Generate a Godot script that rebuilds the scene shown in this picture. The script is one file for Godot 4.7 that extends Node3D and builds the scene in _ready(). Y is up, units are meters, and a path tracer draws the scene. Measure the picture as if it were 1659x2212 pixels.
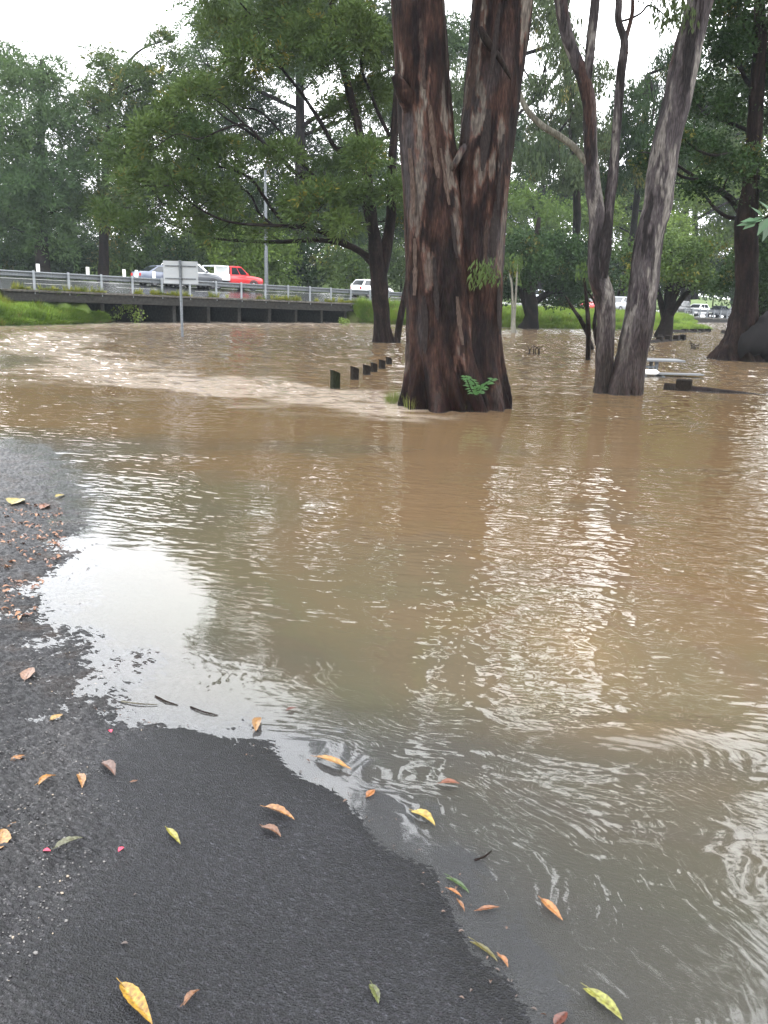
extends Node3D
# A creek in flood across a park road, seen from the last dry piece of asphalt. Metres, y up; the flood stands at y = 0.

const F := 1804.8                       # focal length of the measuring grid (1659 x 2212)
var lens := Basis.from_euler(Vector3(deg_to_rad(-14.27), 0, deg_to_rad(1.5)))
var eye := Vector3(0, 1.7, 0)
var rng := RandomNumberGenerator.new()
var M := {}
var nz := FastNoiseLite.new()
var nf := FastNoiseLite.new()
var org := Vector3.ZERO                 # base of the thing being built
var names := {}
const A0 := Vector3(-19.68, 1.69, -47.0)       # near edge of the far road
const RT := Vector3(0.7045, -0.0146, -0.7090)  # along it
const RN := Vector3(-0.7090, 0.0, -0.7045)     # across it, away from the creek


func _ready():
	var cam := Camera3D.new()
	cam.name = "camera"
	cam.position = eye
	cam.basis = lens
	cam.fov = 63.0
	cam.near = 0.05
	cam.far = 3000.0
	add_child(cam)
	var e := Environment.new()
	e.background_mode = Environment.BG_SKY
	var sm := ProceduralSkyMaterial.new()
	sm.sky_top_color = Color(0.965, 0.98, 1.0)
	sm.sky_horizon_color = Color(0.87, 0.87, 0.87)
	sm.sky_curve = 0.25
	sm.ground_bottom_color = Color(0.2, 0.18, 0.15)
	sm.ground_horizon_color = Color(0.6, 0.6, 0.58)
	sm.sky_energy_multiplier = 1.5
	sm.sun_angle_max = 1.0
	var sk := Sky.new()
	sk.sky_material = sm
	e.sky = sk
	e.background_energy_multiplier = 1.0
	e.tonemap_mode = Environment.TONE_MAPPER_LINEAR
	e.tonemap_exposure = 2.2
	e.fog_enabled = true
	e.fog_density = 0.0003
	e.fog_light_color = Color(0.86, 0.9, 0.93)
	e.sdfgi_enabled = true
	e.ssao_enabled = true
	e.ssil_enabled = true
	var we := WorldEnvironment.new()
	we.name = "environment"
	we.environment = e
	add_child(we)
	var sun := DirectionalLight3D.new()
	sun.name = "sun"
	sun.light_energy = 0.15
	sun.sky_mode = DirectionalLight3D.SKY_MODE_LIGHT_ONLY
	sun.light_color = Color(1.0, 0.98, 0.95)
	sun.light_angular_distance = 80.0
	sun.rotation_degrees = Vector3(-66, 150, 0)
	sun.shadow_enabled = true
	add_child(sun)

	rng.seed = 7
	nz.seed = 3
	nz.noise_type = FastNoiseLite.TYPE_SIMPLEX_SMOOTH
	nz.frequency = 1.0
	nz.fractal_type = FastNoiseLite.FRACTAL_NONE
	nf.seed = 11
	nf.noise_type = FastNoiseLite.TYPE_SIMPLEX_SMOOTH
	nf.frequency = 1.0
	nf.fractal_type = FastNoiseLite.FRACTAL_FBM
	nf.fractal_octaves = 3
	materials()
	terrain()
	asphalt()
	water()
	road()
	trees()
	vehicles()
	furniture()
	undergrowth()
	litter()


# ------------------------------------------------------------------ measuring
func at(u: float, v: float, d: float) -> Vector3:
	var r: Vector3 = lens * Vector3((u - 829.5) / F, (1106.0 - v) / F, -1.0)
	return eye + r * (d / -r.z)


func on(u: float, v: float, y := 0.0) -> Vector3:
	var r: Vector3 = lens * Vector3((u - 829.5) / F, (1106.0 - v) / F, -1.0)
	return eye + r * ((y - eye.y) / r.y)


func road_at(s: float, w := 0.0, up := 0.0) -> Vector3:
	return A0 + RT * s + RN * w + Vector3(0, up + 0.08 * clampf(w, 0, 11), 0)


# ------------------------------------------------------------------ nodes
func numbered(called: String) -> String:
	var k: int = names.get(called, 0)
	names[called] = k + 1
	return called if k == 0 else "%s_%03d" % [called, k]


func thing(called: String, label: String, category: String, where := Vector3.ZERO, group := "", turn := 0.0) -> Node3D:
	var o := Node3D.new()
	o.name = numbered(called)
	add_child(o)
	o.position = where
	o.rotation.y = turn
	o.set_meta("label", label)
	o.set_meta("category", category)
	if group:
		o.set_meta("group", group)
	return o


func part(called: String, mesh: Mesh, m: Material, parent: Node3D, where := Vector3.ZERO) -> MeshInstance3D:
	var o := MeshInstance3D.new()
	o.name = called
	o.mesh = mesh
	if m:
		o.material_override = m
	o.position = where
	parent.add_child(o, true)
	return o


func single(called: String, mesh: Mesh, m: Material, label: String, category: String, where := Vector3.ZERO, group := "") -> MeshInstance3D:
	var o := part(numbered(called), mesh, m, self, where)
	o.set_meta("label", label)
	o.set_meta("category", category)
	if group:
		o.set_meta("group", group)
	return o


func structure(called: String, mesh: Mesh, m: Material) -> MeshInstance3D:
	var o := part(called, mesh, m, self)
	o.set_meta("kind", "structure")
	return o


func scatter(called: String, mesh: Mesh, m: Material, where: Array, tint: Array, parent: Node3D) -> MultiMeshInstance3D:
	var mm := MultiMesh.new()
	mm.transform_format = MultiMesh.TRANSFORM_3D
	mm.use_colors = true
	mm.mesh = mesh
	mm.instance_count = where.size()
	for i in where.size():
		mm.set_instance_transform(i, where[i])
		mm.set_instance_color(i, tint[i])
	var o := MultiMeshInstance3D.new()
	o.name = called
	o.multimesh = mm
	o.material_override = m
	o.set_meta("kind", "stuff")
	parent.add_child(o, true)
	return o


# ------------------------------------------------------------------ materials
func lin(r: float, g: float, b: float) -> Color:
	return Color(r, g, b).linear_to_srgb()


func mat(called: String, c: Color, rough := 0.7, metal := 0.0, spec := 0.5) -> StandardMaterial3D:
	var m := StandardMaterial3D.new()
	m.resource_name = called
	m.albedo_color = c
	m.roughness = rough
	m.metallic = metal
	m.metallic_specular = spec
	m.cull_mode = BaseMaterial3D.CULL_DISABLED
	M[called] = m
	return m


func noise_tex(freq: float, kind: int, sd: int, lo: Color, hi: Color, octaves := 4, size := 512) -> NoiseTexture2D:
	var n := FastNoiseLite.new()
	n.seed = sd
	n.noise_type = kind
	n.frequency = freq
	n.fractal_octaves = octaves
	var t := NoiseTexture2D.new()
	t.width = size
	t.height = size
	t.seamless = true
	t.noise = n
	var g := Gradient.new()
	g.set_color(0, lo)
	g.set_color(1, hi)
	t.color_ramp = g
	return t


func rough_texture(m: StandardMaterial3D, t: Texture2D, scale: Vector3, cm: float, tint: Texture2D = null):
	m.uv1_triplanar = true
	m.uv1_world_triplanar = true
	m.uv1_scale = scale
	m.heightmap_enabled = true
	m.heightmap_texture = t
	m.heightmap_scale = cm
	if tint:
		m.albedo_texture = tint


func materials():
	var simplex := FastNoiseLite.TYPE_SIMPLEX_SMOOTH
	var cell := FastNoiseLite.TYPE_CELLULAR
	var grain := noise_tex(0.045, cell, 5, Color.BLACK, Color.WHITE, 3, 1024)
	var grain_tint := noise_tex(0.06, cell, 6, Color(0.36, 0.36, 0.37), Color(1, 1, 1), 2, 1024)
	(grain_tint.noise as FastNoiseLite).cellular_return_type = FastNoiseLite.RETURN_CELL_VALUE
	grain_tint.color_ramp.add_point(0.6, Color(0.56, 0.56, 0.57))
	var streak := noise_tex(0.02, simplex, 9, Color.BLACK, Color.WHITE, 5, 512)
	var streak_tint := noise_tex(0.02, simplex, 19, Color(0.45, 0.44, 0.44), Color(1, 1, 1), 5, 512)
	var m := mat("asphalt", Color.WHITE, 0.35, 0.0, 0.33)
	m.vertex_color_use_as_albedo = true
	rough_texture(m, grain, Vector3(3.6, 3.6, 3.6), 0.5, grain_tint)
	m = mat("bark", Color.WHITE, 0.75, 0.0, 0.16)
	m.vertex_color_use_as_albedo = true
	rough_texture(m, streak, Vector3(2.6, 0.45, 2.6), 2.2, streak_tint)
	m = mat("earth", Color.WHITE, 0.95, 0.0, 0.2)
	m.vertex_color_use_as_albedo = true
	m = mat("road_surface", lin(0.10, 0.10, 0.105), 0.22, 0.0, 0.5)
	rough_texture(m, grain, Vector3(0.8, 0.8, 0.8), 0.3, grain_tint)
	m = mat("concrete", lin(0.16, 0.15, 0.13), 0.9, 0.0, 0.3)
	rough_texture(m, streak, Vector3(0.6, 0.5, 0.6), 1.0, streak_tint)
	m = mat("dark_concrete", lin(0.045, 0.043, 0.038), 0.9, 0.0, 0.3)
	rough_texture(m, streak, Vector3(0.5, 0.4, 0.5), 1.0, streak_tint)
	m = mat("leaf", Color.WHITE, 0.65, 0.0, 0.2)
	m.vertex_color_use_as_albedo = true
	m.backlight_enabled = true
	m.backlight = Color(0.55, 0.55, 0.55)
	m = mat("fallen_leaf", Color.WHITE, 0.35, 0.0, 0.5)
	m.vertex_color_use_as_albedo = true
	m = mat("stone", Color.WHITE, 0.5, 0.0, 0.5)
	m.vertex_color_use_as_albedo = true
	m = mat("black_earth", lin(0.012, 0.011, 0.011), 0.9, 0.0, 0.2)
	m = mat("wet_timber", lin(0.024, 0.019, 0.015), 0.85, 0.0, 0.2)
	rough_texture(m, streak, Vector3(3, 1, 3), 1.2, streak_tint)
	m = mat("mossy_timber", lin(0.022, 0.026, 0.012), 0.9, 0.0, 0.2)
	rough_texture(m, streak, Vector3(3, 1, 3), 1.2, streak_tint)
	for k in 3:
		m = mat("strip_%d" % k, [lin(0.05, 0.034, 0.028), lin(0.10, 0.07, 0.055), lin(0.032, 0.025, 0.023)][k], 0.75, 0.0, 0.2)
		rough_texture(m, streak, Vector3(5, 0.8, 5), 0.8, streak_tint)
	mat("aluminium", lin(0.22, 0.235, 0.25), 0.5, 0.2, 0.4)
	m = mat("galvanised", lin(0.2, 0.22, 0.235), 0.55, 0.2, 0.4)
	rough_texture(m, streak, Vector3(1.5, 1.0, 1.5), 0.1, streak_tint)
	m = mat("sign_back", lin(0.30, 0.315, 0.325), 0.5, 0.1, 0.4)
	rough_texture(m, streak, Vector3(0.5, 0.5, 0.5), 0.05)
	mat("weathered_plank", lin(0.13, 0.135, 0.14), 0.6, 0.1, 0.35)
	mat("white_plastic", lin(0.75, 0.75, 0.72), 0.4)
	mat("tyre", lin(0.02, 0.02, 0.02), 0.85)
	mat("rim", lin(0.4, 0.4, 0.42), 0.35, 0.8)
	mat("car_glass", lin(0.012, 0.015, 0.018), 0.08, 0.0, 0.6)
	mat("trim", lin(0.02, 0.02, 0.022), 0.5)
	mat("tail_red", lin(0.45, 0.02, 0.02), 0.2)
	mat("lamp_clear", lin(0.75, 0.76, 0.78), 0.1, 0.2)
	mat("plate", lin(0.7, 0.7, 0.62), 0.5)
	for c in [["paint_red", 0.52, 0.012, 0.016], ["paint_silver_blue", 0.09, 0.108, 0.155], ["paint_white", 0.78, 0.79, 0.8], ["paint_charcoal", 0.06, 0.064, 0.075], ["paint_black", 0.012, 0.012, 0.014], ["paint_silver", 0.36, 0.37, 0.39]]:
		m = mat(c[0], lin(c[1], c[2], c[3]), 0.35)
		m.clearcoat_enabled = true
		m.clearcoat = 0.8
		m.clearcoat_roughness = 0.05
	# the flood: a clear reflecting skin over silt that thickens with the depth
	m = mat("water_skin", Color(1, 1, 1, 0.02), 0.04, 0.0, 0.46)
	m.transparency = BaseMaterial3D.TRANSPARENCY_ALPHA
	m = mat("water_skin_ruffled", Color(1, 1, 1, 0.02), 0.07, 0.0, 0.42)
	m.transparency = BaseMaterial3D.TRANSPARENCY_ALPHA
	m = mat("water_skin_choppy", Color(1, 1, 1, 0.02), 0.12, 0.0, 0.42)
	m.transparency = BaseMaterial3D.TRANSPARENCY_ALPHA
	m = mat("silt", Color.WHITE, 1.0, 0.0, 0.0)
	m.specular_mode = BaseMaterial3D.SPECULAR_DISABLED
	m.vertex_color_use_as_albedo = true
	m.transparency = BaseMaterial3D.TRANSPARENCY_ALPHA


# ------------------------------------------------------------------ mesh helpers
func grid_mesh(pts: PackedVector3Array, nor: PackedVector3Array, col: PackedColorArray, nx: int, ny: int, m: ArrayMesh = null) -> ArrayMesh:
	var idx := PackedInt32Array()
	idx.resize((nx - 1) * (ny - 1) * 6)
	var k := 0
	for j in ny - 1:
		for i in nx - 1:
			var a := j * nx + i
			idx[k] = a
			idx[k + 1] = a + nx
			idx[k + 2] = a + 1
			idx[k + 3] = a + 1
			idx[k + 4] = a + nx
			idx[k + 5] = a + nx + 1
			k += 6
	var arr := []
	arr.resize(Mesh.ARRAY_MAX)
	arr[Mesh.ARRAY_VERTEX] = pts
	if nor.size():
		arr[Mesh.ARRAY_NORMAL] = nor
	if col.size():
		arr[Mesh.ARRAY_COLOR] = col
	arr[Mesh.ARRAY_INDEX] = idx
	if m == null:
		m = ArrayMesh.new()
	m.add_surface_from_arrays(Mesh.PRIMITIVE_TRIANGLES, arr)
	return m


func grid_normals(pts: PackedVector3Array, nx: int, ny: int) -> PackedVector3Array:
	var out := PackedVector3Array()
	out.resize(pts.size())
	for j in ny:
		for i in nx:
			var a := pts[j * nx + maxi(i - 1, 0)]
			var b := pts[j * nx + mini(i + 1, nx - 1)]
			var c := pts[maxi(j - 1, 0) * nx + i]
			var d := pts[mini(j + 1, ny - 1) * nx + i]
			var n := (b - a).cross(d - c)
			out[j * nx + i] = (n if n.y >= 0 else -n).normalized()
	return out


func new_st() -> SurfaceTool:
	var st := SurfaceTool.new()
	st.begin(Mesh.PRIMITIVE_TRIANGLES)
	return st


func done(st: SurfaceTool) -> ArrayMesh:
	st.generate_normals()
	return st.commit()


func tri(st: SurfaceTool, a: Vector3, b: Vector3, c: Vector3):
	st.add_vertex(a)
	st.add_vertex(b)
	st.add_vertex(c)


func quad(st: SurfaceTool, a: Vector3, b: Vector3, c: Vector3, d: Vector3):
	tri(st, a, b, c)
	tri(st, a, c, d)


# a box with chamfered long edges, given by its centre, three axes and half sizes
func box(st: SurfaceTool, c: Vector3, h: Vector3, bs := Basis.IDENTITY, bev := 0.0):
	st.set_smooth_group(-1)
	if bev <= 0.0:
		var p := []
		for k in 8:
			p.append(c + bs * Vector3(h.x if k & 1 else -h.x, h.y if k & 2 else -h.y, h.z if k & 4 else -h.z))
		for f in [[0, 1, 3, 2], [5, 4, 6, 7], [4, 0, 2, 6], [1, 5, 7, 3], [2, 3, 7, 6], [4, 5, 1, 0]]:
			quad(st, p[f[0]], p[f[3]], p[f[2]], p[f[1]])
		return
	# octagonal section in x/y, swept along z, ends drawn in by the bevel
	var rings := []
	for q in [[-h.z, bev], [-h.z + bev, 0.0], [h.z - bev, 0.0], [h.z, bev]]:
		var r := []
		var x: float = h.x - q[1]
		var y: float = h.y - q[1]
		for o in [[-x, -y + bev], [-x + bev, -y], [x - bev, -y], [x, -y + bev], [x, y - bev], [x - bev, y], [-x + bev, y], [-x, y - bev]]:
			r.append(c + bs * Vector3(o[0], o[1], q[0]))
		rings.append(r)
	for j in 3:
		for i in 8:
			quad(st, rings[j][i], rings[j + 1][i], rings[j + 1][(i + 1) % 8], rings[j][(i + 1) % 8])
	for i in range(1, 7):
		tri(st, rings[0][0], rings[0][i], rings[0][i + 1])
		tri(st, rings[3][0], rings[3][i + 1], rings[3][i])


func box_mesh(c: Vector3, h: Vector3, bs := Basis.IDENTITY, bev := 0.0) -> ArrayMesh:
	var st := new_st()
	box(st, c, h, bs, bev)
	return done(st)


# a smooth path through control points: [positions, radii]
func smooth(pts: Array, radii: Array, step: float) -> Array:
	var P := []
	var R := []
	var n := pts.size()
	for i in n - 1:
		var p0: Vector3 = pts[maxi(i - 1, 0)]
		var p1: Vector3 = pts[i]
		var p2: Vector3 = pts[i + 1]
		var p3: Vector3 = pts[mini(i + 2, n - 1)]
		var k := maxi(1, int(ceil(p1.distance_to(p2) / step)))
		for q in k:
			var t := float(q) / k
			P.append(p1.cubic_interpolate(p2, p0, p3, t))
			R.append(lerpf(radii[i], radii[i + 1], t))
	P.append(pts[n - 1])
	R.append(radii[n - 1])
	return [P, R]


# a tapered limb; look 0..4 picks the bark. Points are in the world, the mesh is kept relative to org.
func limb(acc: Dictionary, pts: Array, radii: Array, sides: int, step: float, look: int, flare := 0.0, seed_ := 0.0):
	var sm := smooth(pts, radii, step)
	var P: Array = sm[0]
	var R: Array = sm[1]
	var V: PackedVector3Array = acc.v
	var C: PackedColorArray = acc.c
	var I: PackedInt32Array = acc.i
	var first := V.size()
	var side := Vector3.RIGHT
	for j in P.size():
		var p: Vector3 = P[j]
		var t: Vector3 = (P[mini(j + 1, P.size() - 1)] - P[maxi(j - 1, 0)]).normalized()
		side = (side - t * side.dot(t))
		if side.length() < 0.01:
			side = t.cross(Vector3(0.3, 0.1, 1))
		side = side.normalized()
		var up := t.cross(side)
		for i in sides + 1:
			var a := TAU * (i % sides) / sides
			var dirn := side * cos(a) + up * sin(a)
			var r: float = R[j]
			var q := p + dirn * r
			var k := bark(look, q + Vector3(seed_, 0, 0), r, a, flare)
			q = p + dirn * (r + k.a)
			V.append(q - org)
			C.append(Color(k.r, k.g, k.b, 1))
	for j in P.size() - 1:
		for i in sides:
			var a2 := first + j * (sides + 1) + i
			var b2 := a2 + sides + 1
			I.append_array(PackedInt32Array([a2, a2 + 1, b2, b2, a2 + 1, b2 + 1]))
	# a closed tip
	var tip := V.size()
	V.append(P[P.size() - 1] - org)
	C.append(C[tip - 1])
	for i in sides:
		var a3 := first + (P.size() - 1) * (sides + 1) + i
		I.append_array(PackedInt32Array([a3, a3 + 1, tip]))
	acc.v = V
	acc.c = C
	acc.i = I


func new_acc() -> Dictionary:
	return {"v": PackedVector3Array(), "c": PackedColorArray(), "i": PackedInt32Array()}


func limb_mesh(acc: Dictionary) -> ArrayMesh:
	var V: PackedVector3Array = acc.v
	var I: PackedInt32Array = acc.i
	var N := PackedVector3Array()
	N.resize(V.size())
	for k in range(0, I.size(), 3):
		var a := V[I[k]]
		var n := (V[I[k + 2]] - a).cross(V[I[k + 1]] - a)
		N[I[k]] += n
		N[I[k + 1]] += n
		N[I[k + 2]] += n
	var sums := {}
	for k in V.size():
		var key := Vector3i((V[k] * 2000.0).round())
		sums[key] = sums.get(key, Vector3.ZERO) + N[k]
	for k in V.size():
		N[k] = sums[Vector3i((V[k] * 2000.0).round())].normalized()
	var arr := []
	arr.resize(Mesh.ARRAY_MAX)
	arr[Mesh.ARRAY_VERTEX] = V
	arr[Mesh.ARRAY_NORMAL] = N
	arr[Mesh.ARRAY_COLOR] = acc.c
	arr[Mesh.ARRAY_INDEX] = I
	var m := ArrayMesh.new()
	m.add_surface_from_arrays(Mesh.PRIMITIVE_TRIANGLES, arr)
	return m


func mixc(a: Color, b: Color, t: float) -> Color:
	return a.lerp(b, clampf(t, 0, 1))


# colour (linear) and relief in metres (alpha) of a piece of bark
func bark(look: int, p: Vector3, r: float, a: float, flare: float) -> Color:
	var c := Color(0.05, 0.04, 0.036)
	var relief := 0.0
	if look == 0 or look == 1:
		var n2 := nz.get_noise_3d(p.x * 6.0 + 30.0, p.y * 1.3, p.z * 6.0)
		var n1 := nz.get_noise_3d(p.x * 2.8 + 0.25 * n2, p.y * 0.42 + 7.0, p.z * 2.8)
		var n3 := nz.get_noise_3d(p.x * 19.0, p.y * 3.2 + 11.0, p.z * 19.0)
		var n4 := nz.get_noise_3d(p.x * 1.1 - 20.0, p.y * 0.35, p.z * 1.1)
		if look == 0:
			c = mixc(Color(0.019, 0.013, 0.012), Color(0.062, 0.035, 0.027), 0.45 + 0.8 * n2 + 0.35 * n3)
			c = mixc(c, Color(0.085, 0.078, 0.08), smoothstep(0.2, 0.6, n4) * 0.6)
			var high := smoothstep(1.0, 6.0, p.y)
			var peel := n1 + 0.4 * n2 + 0.2 * n3
			var cut := lerpf(0.64, 0.5, high)
			var bare := smoothstep(cut, cut + 0.05, peel)
			c = mixc(c, mixc(Color(0.12, 0.095, 0.08), Color(0.22, 0.195, 0.165), high), bare * (0.7 + 0.5 * n3))
			c = mixc(c, Color(0.15, 0.085, 0.065), smoothstep(cut - 0.16, cut - 0.06, peel) * (1.0 - bare) * 0.7)
			relief = -0.012 * bare + 0.013 * n2 + 0.006 * n3
			c = mixc(c, Color(0.016, 0.014, 0.014), smoothstep(0.25, 0.55, -n4) * 0.65)
			var damp := smoothstep(0.75 + 0.5 * n4 + 0.3 * n2, 0.1, p.y)
			c = mixc(c, Color(c.r * 0.45, c.g * 0.45, c.b * 0.48), damp)
		else:
			c = mixc(Color(0.06, 0.051, 0.054), Color(0.125, 0.11, 0.11), 0.5 + 0.8 * n2)
			c = mixc(c, Color(0.035, 0.03, 0.029), smoothstep(0.12, 0.4, n1 + 0.2 * n3))
			c = mixc(c, Color(0.24, 0.22, 0.2), smoothstep(0.34, 0.46, -n1 + 0.2 * n3 + 0.1 * n2))
			c = mixc(c, Color(0.10, 0.055, 0.045), smoothstep(0.35, 0.6, n4 + 0.2 * n3) * 0.6)
			var damp2 := smoothstep(2.2 + n4, 0.4, p.y)
			c = mixc(c, Color(0.05, 0.038, 0.034), damp2 * 0.8)
			relief = 0.05 * r * n2 + 0.025 * r * n3
	elif look == 2:
		var m1 := nz.get_noise_3d(p.x * 9.0, p.y * 1.3, p.z * 9.0)
		var m2 := nz.get_noise_3d(p.x * 3.0, p.y * 0.6, p.z * 3.0)
		c = mixc(Color(0.012, 0.009, 0.008), Color(0.042, 0.028, 0.024), 0.45 + 0.7 * m1 + 0.4 * m2)
		relief = 0.09 * r * m1
	elif look == 3:
		var q1 := nz.get_noise_3d(p.x * 7.0, p.y * 2.0, p.z * 7.0)
		c = mixc(Color(0.15, 0.14, 0.11), Color(0.26, 0.25, 0.2), 0.5 + 0.8 * q1)
		relief = 0.06 * r * q1
	else:
		var w1 := nz.get_noise_3d(p.x * 5.0, p.y * 1.4, p.z * 5.0)
		c = mixc(Color(0.012, 0.01, 0.009), Color(0.04, 0.03, 0.026), 0.4 + 0.8 * w1)
		relief = 0.08 * r * w1
	if flare > 0.0 and p.y < flare * 13.0:
		# buttress flutes at the foot
		var f := pow(clampf(1.0 - p.y / (flare * 13.0), 0, 1), 2.4)
		var tw := a + 0.35 * p.y
		var fl := nz.get_noise_3d(cos(tw) * 2.3 + 5.0, p.y * 0.3, sin(tw) * 2.3 + org.x)
		relief += f * flare * (0.5 + 1.9 * fl)
	c.a = relief
	return c


# ------------------------------------------------------------------ ground and water
const SHORE := [[9.6, -5.6], [9.18, -4.3], [8.69, -3.78], [7.5, -3.07], [6.08, -2.44], [5.39, -2.18], [4.65, -2.01], [4.21, -1.9], [3.88, -1.66], [3.78, -1.47], [3.55, -1.33], [3.32, -1.33], [3.2, -1.18], [3.1, -1.0], [3.04, -0.72], [2.97, -0.5], [2.72, -0.29], [2.61, -0.12], [2.4, 0.03], [2.22, 0.16], [2.06, 0.26], [1.86, 0.31], [1.72, 0.36], [1.4, 0.44], [0.0, 0.75], [-4.0, 1.6]]


func shore(d: float) -> Vector2:        # x of the water's edge at that distance, and how steeply it runs
	for k in SHORE.size() - 1:
		if d <= SHORE[k][0] and d >= SHORE[k + 1][0]:
			var t: float = (SHORE[k][0] - d) / (SHORE[k][0] - SHORE[k + 1][0])
			return Vector2(lerpf(SHORE[k][1], SHORE[k + 1][1], t), 0.0)
	return Vector2(-5.6 - 6.0 * (d - 9.6), 0) if d > 9.6 else Vector2(1.6, 0)


var shore_x := PackedFloat32Array()
var shore_k := PackedFloat32Array()


func shore_table():
	for i in 1500:
		var d := -4.0 + i * 0.01
		shore_x.append(shore(d).x)
	for i in 1500:
		var sl := (shore_x[mini(i + 25, 1499)] - shore_x[maxi(i - 25, 0)]) / 0.5
		shore_k.append(1.0 / sqrt(1.0 + sl * sl))


func into_water(x: float, d: float) -> float:    # metres past the water's edge
	if d > 10.9:
		return 5.0
	var i := clampi(int((d + 4.0) * 100.0), 0, 1499)
	return (x - shore_x[i]) * shore_k[i]


func old_seal(x: float, d: float) -> float:      # 1 on the coarse worn seal at the left, 0 on the smooth path
	var edge := -0.98 + 0.16 * (3.0 - d) + 0.12 * nz.get_noise_2d(d * 2.0, 4.0)
	if d > 3.05:
		return 1.0
	return smoothstep(0.12, -0.2, x - edge)


func bed(x: float, d: float, sd: float) -> float:
	var rough := old_seal(x, d)
	var y := -sd * 0.045 if sd < 0.0 else -sd * 0.05 - 0.012 * smoothstep(1.0, 2.5, sd)
	y = maxf(y, -0.32)
	var big := nz.get_noise_2d(x * 2.6, d * 2.6)
	y += (0.003 + 0.0065 * rough) * big * smoothstep(2.0, 0.3, absf(sd))
	if sd < 0.7:
		y += rough * (0.007 * nz.get_noise_2d(x * 15.0, d * 15.0) + 0.009 * nz.get_noise_2d(x * 46.0, d * 46.0))
		y += (1.0 - rough) * 0.0013 * nz.get_noise_2d(x * 60.0, d * 60.0)
	return y


func asphalt():
	shore_table()
	var nx := 460
	var rows := []
	var d := -4.0
	while d < 10.4:
		rows.append(d)
		d += 0.35 if d < 1.2 else clampf(0.6 * d * d / 1420.0, 0.0065, 0.05)
	var V := PackedVector3Array()
	var C := PackedColorArray()
	for dd in rows:
		var x0: float = -(0.62 * maxf(dd, 0.0) + 1.3) if dd > 1.0 else -7.0
		var x1: float = 2.2 if dd < 3.6 else lerpf(2.2, -0.5, clampf((dd - 3.6) / 5.0, 0, 1))
		if dd <= 1.0:
			x1 = 3.5
		for i in nx:
			var x := lerpf(x0, x1, float(i) / (nx - 1))
			var sd := into_water(x, dd)
			V.append(Vector3(x, bed(x, dd, sd), -dd))
			var rough := old_seal(x, dd)
			var g1 := nz.get_noise_2d(x * 60.0, dd * 60.0)
			var g2 := nz.get_noise_2d(x * 3.0 + 9.0, dd * 3.0)
			var g3 := nz.get_noise_2d(x * 120.0 + 40.0, dd * 120.0)
			var c := mixc(Color(0.030, 0.0295, 0.034), Color(0.092, 0.087, 0.086), rough * (0.6 + 0.35 * g2))
			var k := 1.0 + (0.3 + 0.45 * rough) * g1 + 0.4 * g3 + 0.25 * nz.get_noise_2d(x * 1.2, dd * 1.2)
			k *= 1.0 - 0.45 * smoothstep(-0.16, -0.02, sd + 0.06 * g2)
			k *= 1.0 + 0.6 * smoothstep(0.42, 0.62, g3) - 0.35 * smoothstep(0.2, 0.6, nz.get_noise_2d(x * 75.0 + 7.0, dd * 75.0))
			c = Color(c.r * k, c.g * k, c.b * k)
			var litter_ := rough * smoothstep(0.1, 0.6, g2 + 0.4 * nz.get_noise_2d(x * 9.0, dd * 9.0)) * smoothstep(2.8, 4.2, dd)
			C.append(mixc(c, Color(0.075, 0.045, 0.03), litter_ * 0.6))
	var N := grid_normals(V, nx, rows.size())
	structure("asphalt_path", grid_mesh(V, N, C, nx, rows.size()), M.asphalt)


func along_road(x: float, d: float) -> Vector2:
	var q := Vector2(x - A0.x, d + A0.z)
	return Vector2(q.x * 0.7045 + q.y * 0.7090, -q.x * 0.7090 + q.y * 0.7045)


func stepped(t: float, pairs: Array) -> float:
	for k in pairs.size() - 1:
		if t <= pairs[k + 1][0]:
			return lerpf(pairs[k][1], pairs[k + 1][1], clampf((t - pairs[k][0]) / (pairs[k + 1][0] - pairs[k][0]), 0, 1))
	return pairs[pairs.size() - 1][1]


func bank(s: float) -> float:            # width of the grass between the far road and the flood
	return stepped(s, [[-30.0, 9.0], [-8.0, 5.0], [-3.0, 4.0], [0.5, 2.6], [4.8, 0.0], [23.4, 0.0], [25.5, 4.5], [32.0, 10.5], [40.0, 15.4], [50.0, 15.4], [60.0, 8.5], [74.0, 3.2], [78.5, 0.0], [112.0, 0.0], [116.0, 8.0]])


func land(x: float, d: float) -> float:
	var q := along_road(x, d)
	var wid := bank(q.x)
	var top := A0.y - 0.0146 * q.x - 0.12
	var foot := top - (0.95 * smoothstep(-3.6, -1.4, q.x) if q.x < 8.0 else 0.0)
	var lumps := 0.12 * nf.get_noise_2d(x * 0.5, d * 0.5)
	var bridged := (q.x > 3.5 and q.x < 23.6) or (q.x > 78.0 and q.x < 112.5)
	if q.y > -0.15:
		var under := top - 0.12 + 0.08 * clampf(q.y, 0, 11)
		if bridged:
			return -0.9 if q.y < 13.0 else lerpf(-0.9, 1.6, clampf((q.y - 13.0) / 3.0, 0, 1))
		if q.y > 11.5:
			return under + 0.02 * (q.y - 11.5) + 0.11 * clampf(q.y - 19.0, 0.0, 40.0) + lumps
		return under
	if wid <= 0.05:
		return -0.9
	var t := -q.y / wid
	if t < 1.0:
		return lerpf(foot, 0.03, pow(t, 1.25)) + lumps * sin(PI * clampf(t, 0, 1))
	return maxf(-0.9, 0.03 - 0.35 * (-q.y - wid))


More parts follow.
